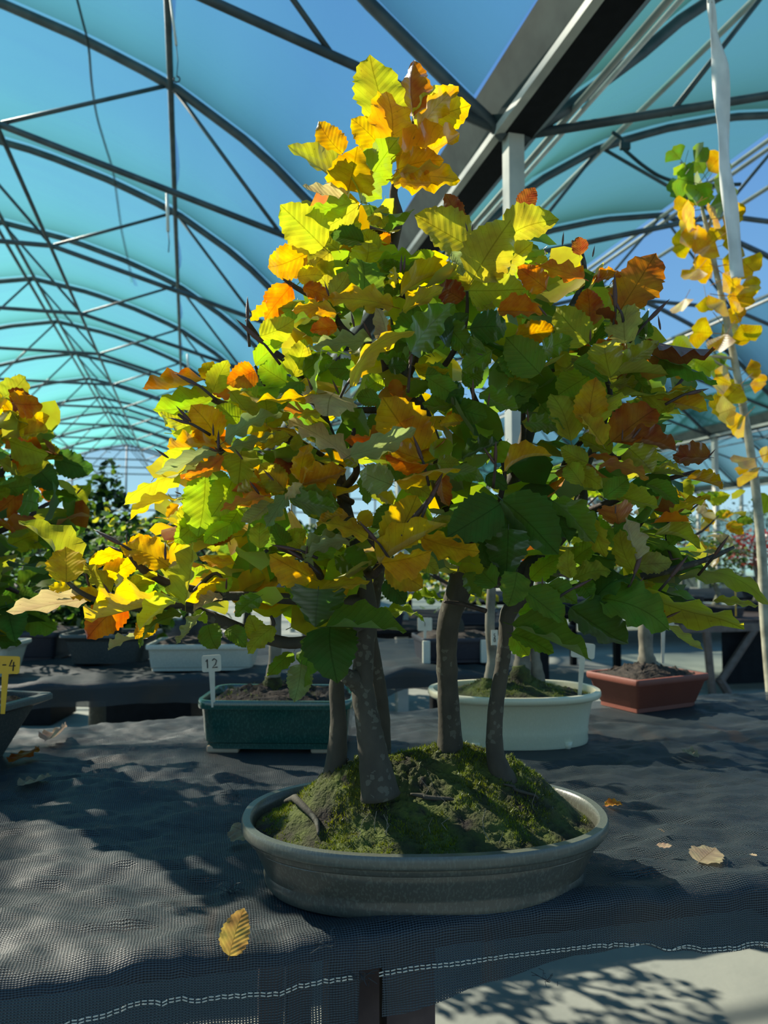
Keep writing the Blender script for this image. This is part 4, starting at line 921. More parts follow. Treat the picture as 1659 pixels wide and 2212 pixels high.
# ------------------------------------------------------------------ the other potted trees on the benches
def tree_top(parent, centre, size, nleaf, cols, Ls, seed, stuff=0, nbr=9, root=None, rr0=.006, shape=None, single='leaf', low=None, twigs=True):
    """crown of a small tree: branches from the trunk head, single leaves, and a mass of leaves behind them"""
    rr = random.Random(seed); inv = PINV[parent.name]; rot = inv.to_3x3()
    ends = []
    for k in range(nbr):
        a = 2 * math.pi * k / nbr + rr.uniform(-.3, .3); el = rr.uniform(-.2, 1.0)
        e_ = centre + Vector((math.cos(a) * size[0] * .8, math.sin(a) * size[1] * .8, el * size[2] * .8))
        s_ = root + (centre - root) * rr.uniform(.2, 1.0)
        mid = (s_ + e_) / 2 + Vector((rr.gauss(0, .1) * size[0], rr.gauss(0, .1) * size[1], -.08 * size[2]))
        if twigs: wtube(parent, 'branch', [s_, mid, e_], [rr0, rr0 * .7, rr0 * .25], M['twig'], 4, 6)
        ends.append((s_, mid, e_))
    V = []; Fc = []; C = []
    def spot():
        for _ in range(60):
            p_ = Vector((rr.uniform(-1, 1), rr.uniform(-1, 1), rr.uniform(-1, 1)))
            if p_.length > 1 or p_.length < .35: continue
            if shape == 'cone' and math.hypot(p_.x, p_.y) > (1 - (p_.z + 1) / 2) * 1.05 + .05: continue
            break
        return p_
    for k in range(nleaf + stuff):
        p_ = spot(); b = centre + Vector((p_.x * size[0], p_.y * size[1], p_.z * size[2]))
        d = Vector((p_.x + rr.gauss(0, .5), p_.y + rr.gauss(0, .5), p_.z * .4 + rr.gauss(-.05, .35))).normalized(); l_ = Ls * rr.uniform(.65, 1.15)
        c = rr.choice(cols)
        if k < nleaf: place_leaf(b, b + d * l_, 0, c, parent, rr, up=None, roll=rr.uniform(-1, 1), mesh=rr.choice(LOWL) if low else None)
        else: leaf_into(rot @ b + inv.to_translation(), rot @ (b + d * l_) + inv.to_translation(), jitcol(c, rr), rr, rr.choice(LOW), V, Fc, C)
    if V: o = colmesh('leaf_mass', V, Fc, C, parent); o['kind'] = 'stuff'
LOWL = [leaf_mesh(700 + i, nv=8, nu=1, name='leaf_plain') for i in range(6)]
BOXP = [(.90, 0), (.90, .010), (.915, .012), (.93, .03), (.955, .070), (.960, .074), (.995, .075), (1.0, .079), (1.0, .088), (.992, .091), (.955, .091), (.945, .088), (.93, .075)]
def scale_prof(pr, k, lift=0): return [(a, lift + b * k) for a, b in pr]
def plant_tag(loc, h, hw, hh, label, mat, text=None, tilt=0, rz=0, rect=False, z0=0, tag_text_size=.018):
    """nursery stick label: stem and square head, handwriting on it"""
    t = thing('plant_label', loc, label, 'label', rz)
    mb = MB(); mb.v = [Vector(q) for q in [(-.0035, 0, 0), (.0035, 0, 0), (.0055, 0, h - hh), (-.0055, 0, h - hh), (-.0035, .0015, 0), (.0035, .0015, 0), (.0055, .0015, h - hh), (-.0055, .0015, h - hh)]]
    mb.f = [(0, 1, 2, 3), (7, 6, 5, 4), (0, 4, 5, 1), (1, 5, 6, 2), (2, 6, 7, 3), (3, 7, 4, 0)]
    mb.build('stem', mat, t)
    sh = rrect(hw / 2, hh / 2, .004); plate = None; v = [Vector((x * hw / 2, yy, h - hh / 2 + z * hh / 2)) for yy in (-.0004, .0018) for x, z in sh]; n = len(sh)
    plate = mesh_obj('label_plate', v, [tuple(range(n)), tuple(reversed(range(n, 2 * n)))] + [(i, i + n, (i + 1) % n + n, (i + 1) % n) for i in range(n)], mat, t, False)
    if text:
        for (pts) in text:
            mb = MB(); mb.tube([(x, -.0008, h - hh / 2 + z) for x, z in pts], .0011, 5); o = mb.build('handwriting', M['ink'], plate)
    t.rotation_euler = (0, tilt, rz)
    return t
# strokes (x, z) in metres on the plate
def digit(ch, ox, s):
    D_ = {'1': [[(-.2, .25), (0, .5), (0, -.5)]], '2': [[(-.3, .3), (-.05, .5), (.25, .3), (.1, -.1), (-.3, -.45), (.35, -.42)]], '4': [[(-.05, .5), (-.3, -.1), (.35, -.05)], [(.15, .3), (.12, -.55)]], '-': [[(-.3, 0), (.3, .02)]],
          'l': [[(0, .5), (-.02, -.5)]], 'D': [[(-.25, -.5), (-.25, .5), (.2, .3), (.22, -.25), (-.25, -.5)]], 'S': [[(.25, .4), (-.15, .45), (-.2, .1), (.2, -.1), (.15, -.45), (-.25, -.4)]], '0': [[(0, .5), (-.25, .1), (-.15, -.4), (.2, -.4), (.25, .2), (0, .5)]]}
    return [[(ox + x * s, z * s * 1.2) for x, z in st] for st in D_[ch]]

# green glazed pot
gp = tab(597, 1628); gp = Vector((gp.x, 1.475 + .095, TZ - .001)); gp.x = at(597, 1600, 1.50).x
green = thing('potted_bonsai', gp, 'small tree in dark green glazed rectangular pot behind the main beech', 'bonsai', R(-1.5))
gpot = pot(green, .150, .098, scale_prof(BOXP, 1.02, .008), M['pot_green'], rect=.03)
for sx in (-1, 1):
    for sy in (-1, 1):
        mb = MB(); mb.box((sx * .10, sy * .070, .006), .062, .022, .014); bevel(mb.build('pot_foot', M['clayfoot'], gpot), .004)
soil(green, .138, .088, .085, lambda x, y: .010 + .014 * math.exp(-(x / .07) ** 2), M['soil'], 'soil', rect=.025, rough=.011, seed=5, blades=2500, bl=.005)
wtube(green, 'trunk', [at(590, 1520, 1.57), at(588, 1480, 1.57), at(594, 1420, 1.57), at(596, 1330, 1.57), at(604, 1240, 1.57), at(600, 1130, 1.57)], [.026, .016, .0125, .0115, .010, .006], M['palebark'], 5, 10, .1)
wtube(green, 'moss_collar', [at(589, 1530, 1.565), at(589, 1490, 1.565), at(590, 1462, 1.565)], [.032, .022, .013], M['moss'], 4, 10, .5)
tree_top(green, at(590, 1150, 1.60), (.16, .13, .11), 26, ['L', 'YG', 'LY', 'G', 'O'], .055, 31, 0, 6, at(600, 1240, 1.57))
T12 = at(461, 1500, 1.475)
plant_tag(Vector((T12.x, T12.y, TZ + .088)), .098, .036, .031, 'cream plant label marked 12 stuck in the green glazed pot', M['white_plastic'], digit('1', -.0075, .014) + digit('2', .006, .015), tilt=R(-3), rz=R(6))

# cream oval pot with mossy trunks
cp = Vector((at(1114, 1600, 1.58).x, 1.60, TZ - .001))
cream = thing('potted_bonsai', cp, 'group of mossy pale trunks in cream oval pot behind the main beech', 'bonsai', R(2))
CRP = [(.80, 0), (.84, 0), (.85, .006), (.845, .018), (.855, .024), (.85, .030), (.865, .050), (.895, .078), (.92, .086), (.985, .090), (1.0, .094), (1.0, .101), (.99, .104), (.94, .104), (.93, .100), (.92, .086)]
cpot = pot(cream, .176, .120, CRP, M['pot_cream'])
for sx, sy in ((.09, -.075), (-.09, -.075), (.09, .075), (-.09, .075)):
    mb = MB(); mb.tube([(sx, sy, -.004), (sx, sy, .012)], [.006, .010], 8); mb.build('pot_foot', M['pot_cream'], cpot, True)
soil(cream, .163, .108, .088, lambda x, y: .012 + .030 * math.exp(-((x - .02) / .05) ** 2 - (y / .06) ** 2) + .022 * math.exp(-((x + .055) / .03) ** 2 - (y / .05) ** 2), M['moss'], rough=.005, seed=8, blades=9000, bl=.006)
for pts, rr_ in (([(1050, 1520, 1.58), (1058, 1470, 1.58), (1064, 1420, 1.58), (1058, 1350, 1.58), (1064, 1240, 1.58)], [.022, .013, .0115, .0105, .008]),
                 ([(1122, 1520, 1.60), (1126, 1470, 1.60), (1128, 1410, 1.60), (1120, 1330, 1.60), (1130, 1220, 1.60)], [.034, .020, .016, .015, .010]),
                 ([(1165, 1520, 1.63), (1160, 1470, 1.62), (1152, 1410, 1.62), (1160, 1330, 1.62), (1170, 1220, 1.62)], [.026, .018, .014, .013, .009])):
    wtube(cream, 'trunk', [at(*q) for q in pts], rr_, M['palebark'], 5, 10, .12)
wtube(cream, 'moss_collar', [at(1130, 1525, 1.585), at(1126, 1470, 1.585), at(1120, 1438, 1.585)], [.042, .026, .010], M['moss'], 4, 12, .5)
wtube(cream, 'moss_collar', [at(1052, 1525, 1.565), at(1054, 1490, 1.565), at(1056, 1468, 1.57)], [.030, .018, .012], M['moss'], 4, 10, .5)
tree_top(cream, at(1190, 1120, 1.68), (.20, .15, .12), 45, ['L', 'L', 'LY', 'YG', 'G'], .055, 37, 50, 8, at(1120, 1240, 1.6))
hl = thing('hanging_label', at(1068, 1362, 1.555), 'small white paper label tied to the pale trunk in the cream pot', 'label', R(8))
mb = MB(); mb.box((0, 0, -.014), .014, .001, .030); paper = mb.build('paper', M['white_plastic'], hl)
for st in digit('S', 0, .007) + [[(x, z - .009) for x, z in s_] for s_ in digit('0', 0, .007)]:
    mb = MB(); mb.tube([(x, -.001, z - .010) for x, z in st], .0007, 4); mb.build('handwriting', M['ink'], paper)
tc_ = at(1252, 1520, 1.55)
plant_tag(Vector((tc_.x, tc_.y, TZ + .093)), .108, .046, .030, 'white plant label standing in the cream oval pot', M['white_plastic'], digit('1', -.008, .012) + digit('l', .006, .010), tilt=R(5), rz=R(-10))

# red clay pot, corner towards the camera
rp = Vector((at(1400, 1500, 1.95).x, 1.955, TZ))
red = thing('potted_bonsai', rp, 'tree with flared pale trunk in tapering red clay pot at back edge of bench', 'bonsai', R(28))
RP = [(.80, 0), (.80, .010), (.815, .012), (.94, .062), (.985, .066), (1.0, .070), (1.0, .080), (.99, .082), (.93, .082), (.92, .078), (.90, .066)]
pot(red, .124, .088, RP, M['pot_red'], rect=.008, feet=(.045, .03, .010))
soil(red, .111, .076, .074, lambda x, y: .012 + .020 * math.exp(-(x / .05) ** 2 - (y / .05) ** 2), M['soil'], 'soil', rect=.012, rough=.010, seed=12)
wtube(red, 'trunk', [at(1405, 1468, 1.96), at(1402, 1448, 1.96), at(1396, 1415, 1.96), at(1394, 1350, 1.96), at(1392, 1270, 1.96), at(1385, 1200, 1.96)], [.062, .034, .0185, .0165, .015, .010], M['palebark'], 6, 14, .2)
for a in (20, 80, 150, 215, 270, 330):
    q = at(1402, 1448, 1.96); d = Vector((math.cos(R(a)), math.sin(R(a)) * .8, 0))
    wtube(red, 'root', [q + Vector((0, 0, .004)) + d * .012, q + d * .034 + Vector((0, 0, -.014)), q + d * .070 + Vector((0, 0, -.034))], [.014, .010, .004], M['palebark'], 4, 8, .2)
tree_top(red, at(1390, 1120, 2.0), (.24, .2, .12), 50, ['YG', 'G', 'LY', 'YO', 'T'], .05, 41, 90, 8, at(1390, 1220, 1.96))
tq = at(1432, 1445, 2.06)
plant_tag(Vector((tq.x, tq.y, TZ + .09)), .125, .056, .030, 'blank white T-shaped plant label standing in the red clay pot', M['white_plastic'], None, tilt=R(2), rz=R(-4))

# grey pot cut by the left edge of the photograph, its beech above it
lp = Vector((-.905, 1.43, TZ))
left = thing('potted_beech', lp, 'beech with green and rust brown leaves in dark grey rectangular pot at far left', 'bonsai', R(-14))
LP = [(.74, 0), (.75, .006), (.90, .088), (.965, .094), (1.0, .098), (1.0, .106), (.99, .109), (.93, .109), (.92, .104), (.90, .09)]
pot(left, .235, .150, LP, M['pot_dark'], rect=.014)
soil(left, .213, .130, .092, lambda x, y: .018, M['soil'], 'soil', rect=.02, rough=.008, seed=14, blades=2000)
for (x, y, h) in ((-.05, 0, .42), (.05, .03, .36), (-.13, .02, .3)):
    b = lp + Vector((x, y, .10)); wtube(left, 'trunk', [b, b + Vector((.01, 0, h * .4)), b + Vector((-.01, .01, h)), b + Vector((.03, .01, h * 1.7))], [.028, .018, .014, .006], M['bark'], 5, 10, .15)
rr = random.Random(77); polyL = [(-230, 860), (0, 850), (60, 890), (110, 960), (150, 1010), (140, 1060), (165, 1110), (130, 1180), (80, 1230), (60, 1320), (-20, 1390), (-230, 1390)]
V = []; Fc = []; C = []; inv = PINV[left.name]; k = 0
for k in range(330):
    while True:
        x = rr.uniform(-240, 170); y = rr.uniform(840, 1390)
        if inside(x, y, polyL): break
    D = rr.uniform(1.28, 1.62); b = at(x, y, D); d = Vector((rr.gauss(.45, .5), rr.gauss(-.2, .5), rr.gauss(-.05, .3))).normalized(); l_ = rr.uniform(.055, .080)
    c = rr.choice(['O', 'B', 'OB', 'Y', 'YG', 'YG', 'B']) if y < 960 else rr.choice(['G', 'G', 'DG', 'YG', 'YG', 'Y', 'G', 'OB'] if y < 1200 else ['DG', 'G', 'DG', 'G', 'YG'])
    if k < 150: place_leaf(b, b + d * l_, 0, c, left, rr, roll=rr.uniform(-1, 1))
    else: leaf_into(inv @ b, inv @ (b + d * l_), jitcol(c, rr), rr, rr.choice(LOW), V, Fc, C)
o = colmesh('inner_leaves', V, Fc, C, left); o['kind'] = 'stuff'
for pts in ([(-60, 1150), (10, 1010), (45, 960), (60, 925)], [(-80, 1180), (40, 1130), (100, 1090), (165, 1070)], [(-60, 1050), (0, 920), (22, 890), (28, 860)], [(-90, 1250), (-20, 1200), (40, 1170), (60, 1180)], [(-100, 1330), (-10, 1270), (40, 1280)]):
    wtube(left, 'branch', [at(x, y, 1.40 + .03 * i) for i, (x, y) in enumerate(pts)], [.007, .005, .004, .002][:len(pts)], M['twig'], 4, 7)
for (a, b, c, d) in ((30, 865, 33, 808), (32, 868, 50, 828), (60, 925, 62, 905), (165, 1068, 180, 1050)):
    B = at(a, b, 1.42); T = at(c, d, 1.42); dd = T - B; Ls = dd.length; yv = dd.normalized(); xv = yv.orthogonal().normalized(); zv = xv.cross(yv)
    ob = bpy.data.objects.new('bud', BUDM); COL.objects.link(ob); ob.parent = left
    ob.matrix_basis = inv @ Matrix.Translation(B) @ Matrix((xv, yv, zv)).transposed().to_4x4() @ Matrix.Diagonal((Ls, Ls, Ls, 1))
q = at(6, 1530, 1.33)
plant_tag(Vector((q.x, q.y, TZ + .105)), .098, .046, .030, 'yellow plant label marked with a dash and 4 at the left edge', M['yellow_plastic'], digit('2', -.014, .012) + digit('-', -.002, .010) + digit('4', .011, .015), tilt=R(2), rz=R(4))

# pots on the back bench
def back_pot(px, py, D, ax_, by_, h, mat, prof, label, rz=0, rect=None, tree=None, seed=1, feet=None):
    b = at(px, py, D); b.z = TOP2 + .002
    t = thing('potted_bonsai', b, label, 'bonsai', rz)
    pot(t, ax_, by_, scale_prof(prof, h / .09), mat, rect=rect, feet=feet)
    soil(t, ax_ * .90, by_ * .88, h * .94, lambda x, y: .016, M['soil'], 'soil', rect=(.02 if rect else None), rough=.006, nr=8, seed=seed)
    if tree:
        th, cr_, cols, nl, nst, lf = tree
        wtube(t, 'trunk', [b + Vector((0, 0, h)), b + Vector((.01, 0, h + th * .3)), b + Vector((-.02, 0, h + th * .7)), b + Vector((0, 0, h + th))], [.03, .02, .015, .010], M['bark'], 4, 9, .15)
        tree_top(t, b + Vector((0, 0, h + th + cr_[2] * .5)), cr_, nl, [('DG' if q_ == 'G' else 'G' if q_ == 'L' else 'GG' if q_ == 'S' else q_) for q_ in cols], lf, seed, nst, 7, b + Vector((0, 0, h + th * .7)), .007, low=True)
    return t
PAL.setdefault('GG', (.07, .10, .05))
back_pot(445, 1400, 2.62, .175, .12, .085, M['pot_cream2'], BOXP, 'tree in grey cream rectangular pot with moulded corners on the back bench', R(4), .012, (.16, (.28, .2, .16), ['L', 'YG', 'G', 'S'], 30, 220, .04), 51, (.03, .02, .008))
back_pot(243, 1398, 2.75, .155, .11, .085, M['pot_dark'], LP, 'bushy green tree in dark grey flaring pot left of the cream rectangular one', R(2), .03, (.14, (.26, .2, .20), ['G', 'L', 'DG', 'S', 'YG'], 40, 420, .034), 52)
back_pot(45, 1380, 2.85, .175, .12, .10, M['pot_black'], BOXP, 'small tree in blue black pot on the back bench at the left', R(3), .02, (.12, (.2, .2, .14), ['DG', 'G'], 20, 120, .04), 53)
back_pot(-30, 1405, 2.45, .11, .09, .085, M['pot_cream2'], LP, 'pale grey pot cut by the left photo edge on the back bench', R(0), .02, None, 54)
# conical evergreen behind them
cb = at(215, 1330, 3.9); cb.z = 0
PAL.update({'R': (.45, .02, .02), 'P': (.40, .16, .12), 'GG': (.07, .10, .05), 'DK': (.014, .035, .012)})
cone = thing('conifer_bush', cb, 'dense dark green pointed bush seen beyond the back bench', 'bush')
wtube(cone, 'trunk', [cb, cb + Vector((0, 0, .7)), cb + Vector((.01, 0, 1.25))], [.05, .035, .01], M['bark'], 4, 8)
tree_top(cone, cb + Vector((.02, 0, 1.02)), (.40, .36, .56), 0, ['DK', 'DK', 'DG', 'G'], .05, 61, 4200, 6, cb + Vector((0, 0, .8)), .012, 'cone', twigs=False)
# trees farther down the house
rb = random.Random(5)
spots = [(60, 1300, 5.0, .42, .34, 'DG'), (345, 1290, 4.7, .34, .30, 'G'), (400, 1250, 6.6, .6, .36, 'G'), (530, 1290, 5.7, .36, .30, 'DG'), (700, 1290, 6.1, .5, .32, 'G'), (860, 1290, 7.7, .5, .3, 'DG'), (150, 1290, 8.0, .8, .42, 'G')]
labs = ['dark rounded bush at far left beyond the back bench', 'grey green bush below the pale gable, right of the pointed bush', 'light green bush far down the house behind the left branches', 'dark bush seen through the lower left leaves of the main beech', 'green bush behind the main trunk fork of the beech', 'dark low bush between the main trunks, far back', 'distant green tree under the far gable on the left', 'green bush far behind the cream oval pot']
for (x, y, D, sx, sz, c), lb in zip(spots, labs):
    b = at(x, y, D); b.z = 0; t = thing('potted_shrub', b, lb, 'shrub')
    mb = MB(); mb.tube([(0, 0, .30), (0, 0, .31), (0, 0, .50), (0, 0, .51)], [.14, .15, .19, .18], 16); mb.build('pot', M['pot_black'], t, True)
    mb = MB(); mb.box((0, 0, .15), .5, .4, .28); mb.build('stand', M['black'], t)
    wtube(t, 'trunk', [b + Vector((0, 0, .48)), b + Vector((.02, 0, .66)), b + Vector((0, 0, .9))], [.035, .025, .015], M['bark'], 4, 8)
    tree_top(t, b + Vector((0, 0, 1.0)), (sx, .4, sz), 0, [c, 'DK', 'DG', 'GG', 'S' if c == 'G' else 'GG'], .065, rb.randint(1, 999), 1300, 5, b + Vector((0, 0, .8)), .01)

gtp = back_pot(985, 1425, 2.80, .145, .11, .085, M['pot_black'], BOXP, 'dark rectangular pot with thick pale corner legs seen between the two big trunks', R(8), .012, (.14, (.2, .15, .14), ['G', 'DG', 'YG'], 15, 120, .04), 55)
for sx in (-1, 1):
    for x in (.13, .075):
        mb = MB(); mb.box((sx * x, -.108, .040), .026, .016, .080); bevel(mb.build('corner_leg', M['pot_cream2'], gtp), .003)
q = at(918, 1395, 2.68)
plant_tag(Vector((q.x, q.y, TOP2 + .085)), .075, .050, .045, 'square white plant label in the dark pot between the two big trunks', M['white_plastic'], digit('l', 0, .012), rz=R(5))
O4 = at(1010, 1380, 4.6); O4.z = 0
bench('far_bench', O4, 1.6, .8, .62, 'dark far bench behind the cream oval pot', M['black'], (-.6, .1, .5), 4, -.9)
for i, (x, hgt, cc, lb) in enumerate(((-.5, .18, 'DG', 'dark bonsai on the left of the far bench behind the trunks'), (.1, .2, 'G', 'green bonsai at the middle of the far bench behind the trunks'))):
    b = O4 + BU * x + BV * .3; b.z = .622; t = thing('potted_bonsai', b, lb, 'bonsai', .2)
    pot(t, .17, .12, scale_prof(BOXP, .9), M['pot_black'], rect=.02)
    soil(t, .15, .10, .078, lambda x, y: .01, M['soil'], 'soil', rect=.02, rough=.004, nr=6)
    wtube(t, 'trunk', [b + Vector((0, 0, .07)), b + Vector((.02, 0, .17)), b + Vector((0, 0, .28))], [.03, .02, .012], M['bark'], 4, 8)
    tree_top(t, b + Vector((0, 0, .32)), (.3, .2, .15), 0, [cc, 'YG', 'G', 'Y'], .05, 81 + i, 300, 5, b + Vector((0, 0, .22)), .008)
# plants on and behind the trestle bench
def far_plant(px, py, D, z, lb, cols, size, pw=.16, tr=.16, n=500, seed=1, potmat='pot_black', lf=.04, th=.022, bare=0):
    b = at(px, py, D); b.z = z; t = thing('potted_bonsai', b, lb, 'bonsai', .2 + seed * .3)
    pot(t, pw, pw * .7, scale_prof(BOXP, .9), M[potmat], rect=.02)
    soil(t, pw * .9, pw * .6, .078, lambda x, y: .01, M['soil'], 'soil', rect=.02, rough=.004, nr=6)
    wtube(t, 'trunk', [b + Vector((0, 0, .07)), b + Vector((.03, 0, .07 + tr * .5)), b + Vector((-.01, 0, .07 + tr)), b + Vector((0, 0, .07 + tr * 1.6))], [th * 1.7, th, th * .8, th * .4], M['palebark'], 4, 8, .2)
    tree_top(t, b + Vector((0, 0, .07 + tr + size[2] * .8)), size, 0, cols, lf, seed, n, 6 + bare, b + Vector((0, 0, .07 + tr)), .007)
    return t
far_plant(1545, 1340, 6.3, H3, 'dense dark green bonsai on the trestle bench', ['GG', 'DG', 'S'], (.28, .25, .2), .2, .22, 900, 91)
far_plant(1635, 1330, 6.9, H3, 'bright red maple bonsai beside the pale ginkgo stem', ['R', 'R', 'P'], (.26, .2, .17), .16, .34, 500, 92)
far_plant(1330, 1330, 6.3, H3, 'grey green bonsai above the red clay pot, far back', ['GG', 'YG', 'Y'], (.4, .3, .2), .2, .22, 500, 93, bare=3)
far_plant(1470, 1320, 7.9, H3, 'thin twiggy bonsai with pinkish leaves far back on the right', ['P', 'GG', 'S'], (.4, .3, .2), .2, .3, 220, 94, bare=9)
far_plant(1230, 1330, 6.8, H3, 'leafy green bonsai far back behind the cream pot', ['GG', 'G', 'L'], (.4, .3, .22), .2, .2, 600, 95, bare=2)
far_plant(1640, 1300, 9.3, H3, 'dark blue green conifer far back at the right', ['DK', 'GG'], (.5, .4, .42), .2, .35, 900, 96)
far_plant(1460, 1300, 9.9, H3, 'dark conifer far back between the white posts', ['DK', 'DK', 'GG'], (.55, .4, .40), .2, .3, 900, 97)
far_plant(1270, 1300, 10.2, H3, 'dim shrub far back, left of the white posts', ['DK', 'GG', 'S'], (.6, .4, .40), .2, .3, 700, 98)
O5 = at(1290, 1330, 6.6); O5.z = 0
bench('far_bench', O5, 1.9, .9, H3 - .005, 'dark low bench under the far plants left of the trestle bench', M['black'], (-1.5, .2), 4, -1.6)
O6 = at(1500, 1300, 9.0); O6.z = 0
bench('far_bench', O6, 5.5, 2.4, H3 - .005, 'wide dark bench at the back holding the distant conifers', M['black'], (-2.8, 2.4), 5, -2.9)
q = at(1590, 1330, 6.0)
plant_tag(Vector((q.x, q.y, H3 + .02)), .27, .10, .05, 'yellow plant label among the far plants on the right', M['yellow_plastic'], None, rz=R(8))
# ginkgo sapling with its pale stem on the right
gk = [(1700, 1900, 2.30), (1672, 1560, 2.3), (1653, 1350, 2.3), (1646, 1200, 2.3), (1628, 1020, 2.3), (1600, 850, 2.3), (1575, 720, 2.3), (1550, 600, 2.3), (1528, 500, 2.3), (1512, 430, 2.3)]
gb = at(1700, 1700, 2.35); gb.z = 0
ging = thing('ginkgo_sapling', gb, 'tall slim ginkgo with yellow fan leaves at the right edge', 'tree')
mb = MB(); mb.tube([(0, 0, 0), (0, 0, .01), (0, 0, .27), (0, 0, .28), (0, 0, .30), (0, 0, .29), (0, 0, .25)], [.11, .115, .15, .16, .16, .145, .14], 24); mb.build('pot', M['black'], ging, True)
mb = MB(); mb.tube([(0, 0, .24), (0, 0, .27)], [.142, .138], 24); mb.build('soil', M['soil'], ging, True)
wtube(ging, 'trunk', [gb + Vector((0, 0, .25)), at(1680, 1640, 2.32)] + [at(*q) for q in gk[1:]], [.017, .0165, .0155, .0145, .014, .0125, .0115, .0100, .0085, .007, .004], M['ginkgobark'], 5, 12, .10)
for pts in ([(1588, 775), (1540, 770), (1500, 772)], [(1592, 800), (1560, 790), (1520, 765), (1480, 755)], [(1528, 500), (1545, 440), (1560, 400)], [(1515, 440), (1490, 380), (1470, 350)], [(1600, 850), (1565, 880), (1550, 890)]):
    wtube(ging, 'branch', [at(x, y, 2.3) for x, y in pts], [.005, .004, .003, .002][:len(pts)], M['ginkgobark'], 3, 6)
gl = """1470,345,1450,320,G;1480,350,1470,375,L;1500,350,1520,315,G;1530,370,1550,340,YO;1500,395,1440,380,G;1520,400,1470,420,S;1520,400,1490,440,L;1540,390,1580,375,L;1520,375,1505,345,G;1530,440,1500,410,L;1500,440,1460,460,Y;1500,450,1455,500,Y;1530,450,1570,440,G;
1560,470,1600,460,YO;1545,450,1530,480,YO;1500,480,1460,520,Y;1500,520,1455,530,Y;1545,520,1500,560,YO;1535,490,1550,520,Y;1550,500,1580,500,YO;1500,540,1490,490,YO;1560,560,1600,560,Y;1540,580,1500,600,YO;1545,575,1490,580,Y;1510,580,1490,610,Y;1480,645,1470,675,Y;
1525,640,1530,672,Y;1560,590,1590,620,YO;1570,640,1620,650,YO;1565,650,1540,670,YO;1590,640,1630,640,Y;1570,670,1600,690,YO;1600,620,1640,610,Y;1560,700,1600,740,YT;1540,720,1490,715,Y;1570,720,1550,760,YO;1600,700,1620,740,Y;1500,760,1450,745,LY;1520,770,1480,790,L;
1540,765,1560,790,G;1500,780,1540,800,L;1530,800,1570,780,G;1470,770,1450,740,LY;1580,830,1540,815,Y;1590,820,1560,850,Y;1600,830,1560,870,Y;1610,800,1640,800,YO;1620,830,1650,820,YO;1580,870,1540,880,Y;1590,880,1550,895,YT;1610,900,1575,930,Y;1630,990,1590,1010,YO;
1635,1010,1595,1000,YO;1635,1030,1600,1025,Y;1650,1000,1659,970,YO;1650,1110,1660,1070,LY;1570,600,1620,570,YO;1600,560,1630,590,Y;1510,430,1530,420,L;1550,420,1580,400,LY;1490,400,1450,410,G;1560,530,1590,520,YO"""
rg = random.Random(4); inv = PINV[ging.name]
for rec in gl.replace('\n', '').split(';'):
    a = rec.split(','); bx, by, tx, ty = [float(q) for q in a[:4]]; D = 2.3 + rg.uniform(-.12, .10)
    B = at(bx, by, D); T = at(tx, ty, D + rg.uniform(-.02, .02)); Ls = max(.045, min(.07, (T - B).length * 1.1)); T = B + (T - B).normalized() * Ls
    y_ = (T - B).normalized(); view = (Vector((0, 0, E)) - B).normalized(); x_ = y_.cross(view).normalized(); z_ = x_.cross(y_); an = rg.uniform(-.9, .9)
    zz = z_ * math.cos(an) + x_ * math.sin(an); xx = y_.cross(zz)
    o = bpy.data.objects.new('leaf', rg.choice(GINKGO)); COL.objects.link(o); o.parent = ging
    o.matrix_basis = inv @ Matrix.Translation(B) @ Matrix((xx, y_, zz)).transposed().to_4x4() @ Matrix.Diagonal((Ls, Ls, Ls, 1)); o.color = jitcol(a[4], rg)

# ------------------------------------------------------------------ straps, hooks and wires under the roof
ra = [(1532, -60, 2.0), (1536, 0, 2.0), (1541, 70, 2.0), (1556, 140, 2.0), (1560, 250, 2.0), (1566, 350, 2.0), (1576, 440, 2.0), (1588, 545, 2.0), (1594, 600, 2.0)]
st = thing('hanging_strip', at(1536, 0, 2.0), 'long crumpled white plastic strip hanging from the roof above the ginkgo', 'strip')
V = []; Fs = []; pts, wd = spline([at(*q) for q in [(1520, -700, 2.0)] + ra], [.012, .010, .009, .010, .021, .021, .020, .019, .017, .014], 8)
for i, (p_, w_) in enumerate(zip(pts, wd)):
    an = .4 * math.sin(i * .17); dx = Vector((math.cos(an), math.sin(an), 0))
    for k in (-1, -.4, .2, 1): V.append(p_ - Vector(st.location) + dx * w_ * k * 1.0 + Vector((0, .006 * math.sin(k * 4 + i * .35), 0)))
for i in range(len(pts) - 1):
    for k in range(3): Fs.append((i * 4 + k, i * 4 + k + 1, i * 4 + 4 + k + 1, i * 4 + 4 + k))
o = mesh_obj('strip', V, Fs, M['strap'], st, True); sm = o.modifiers.new('thick', 'SOLIDIFY'); sm.thickness = .0012
def strap(top, mid, bot, D, lb, hook=True, r=.006):
    t = thing('roof_strap', at(top[0], top[1], D), lb, 'strap'); b = Vector(t.location)
    mb = MB(); mb.tube([at(*top, D) - b, at(*mid, D) - b], r, 8); mb.build('sleeve', M['strap'], t, True)
    mb = MB(); c = at(*bot, D) - b; m_ = at(*mid, D) - b
    mb.tube([m_, (m_ + c) / 2 + Vector((.006, 0, 0)), c], r * .35, 6); mb.build('wire', M['cord'], t, True)
    if hook:
        mb = MB(); pts = [c + Vector((.014 * math.sin(a / 8 * 5.4), .0, -.014 + .014 * math.cos(a / 8 * 5.4))) for a in range(9)]; mb.tube(pts, r * .6, 6); mb.build('hook', M['cord'], t, True)
    return t
strap((366, -20), (381, 98), (382, 165), 3.4, 'white strap with dark wire hook hanging from the near purlin')
strap((361, 418), (363, 500), (364, 545), 5.0, 'white strap hanging under the second truss at the left', False, .011)
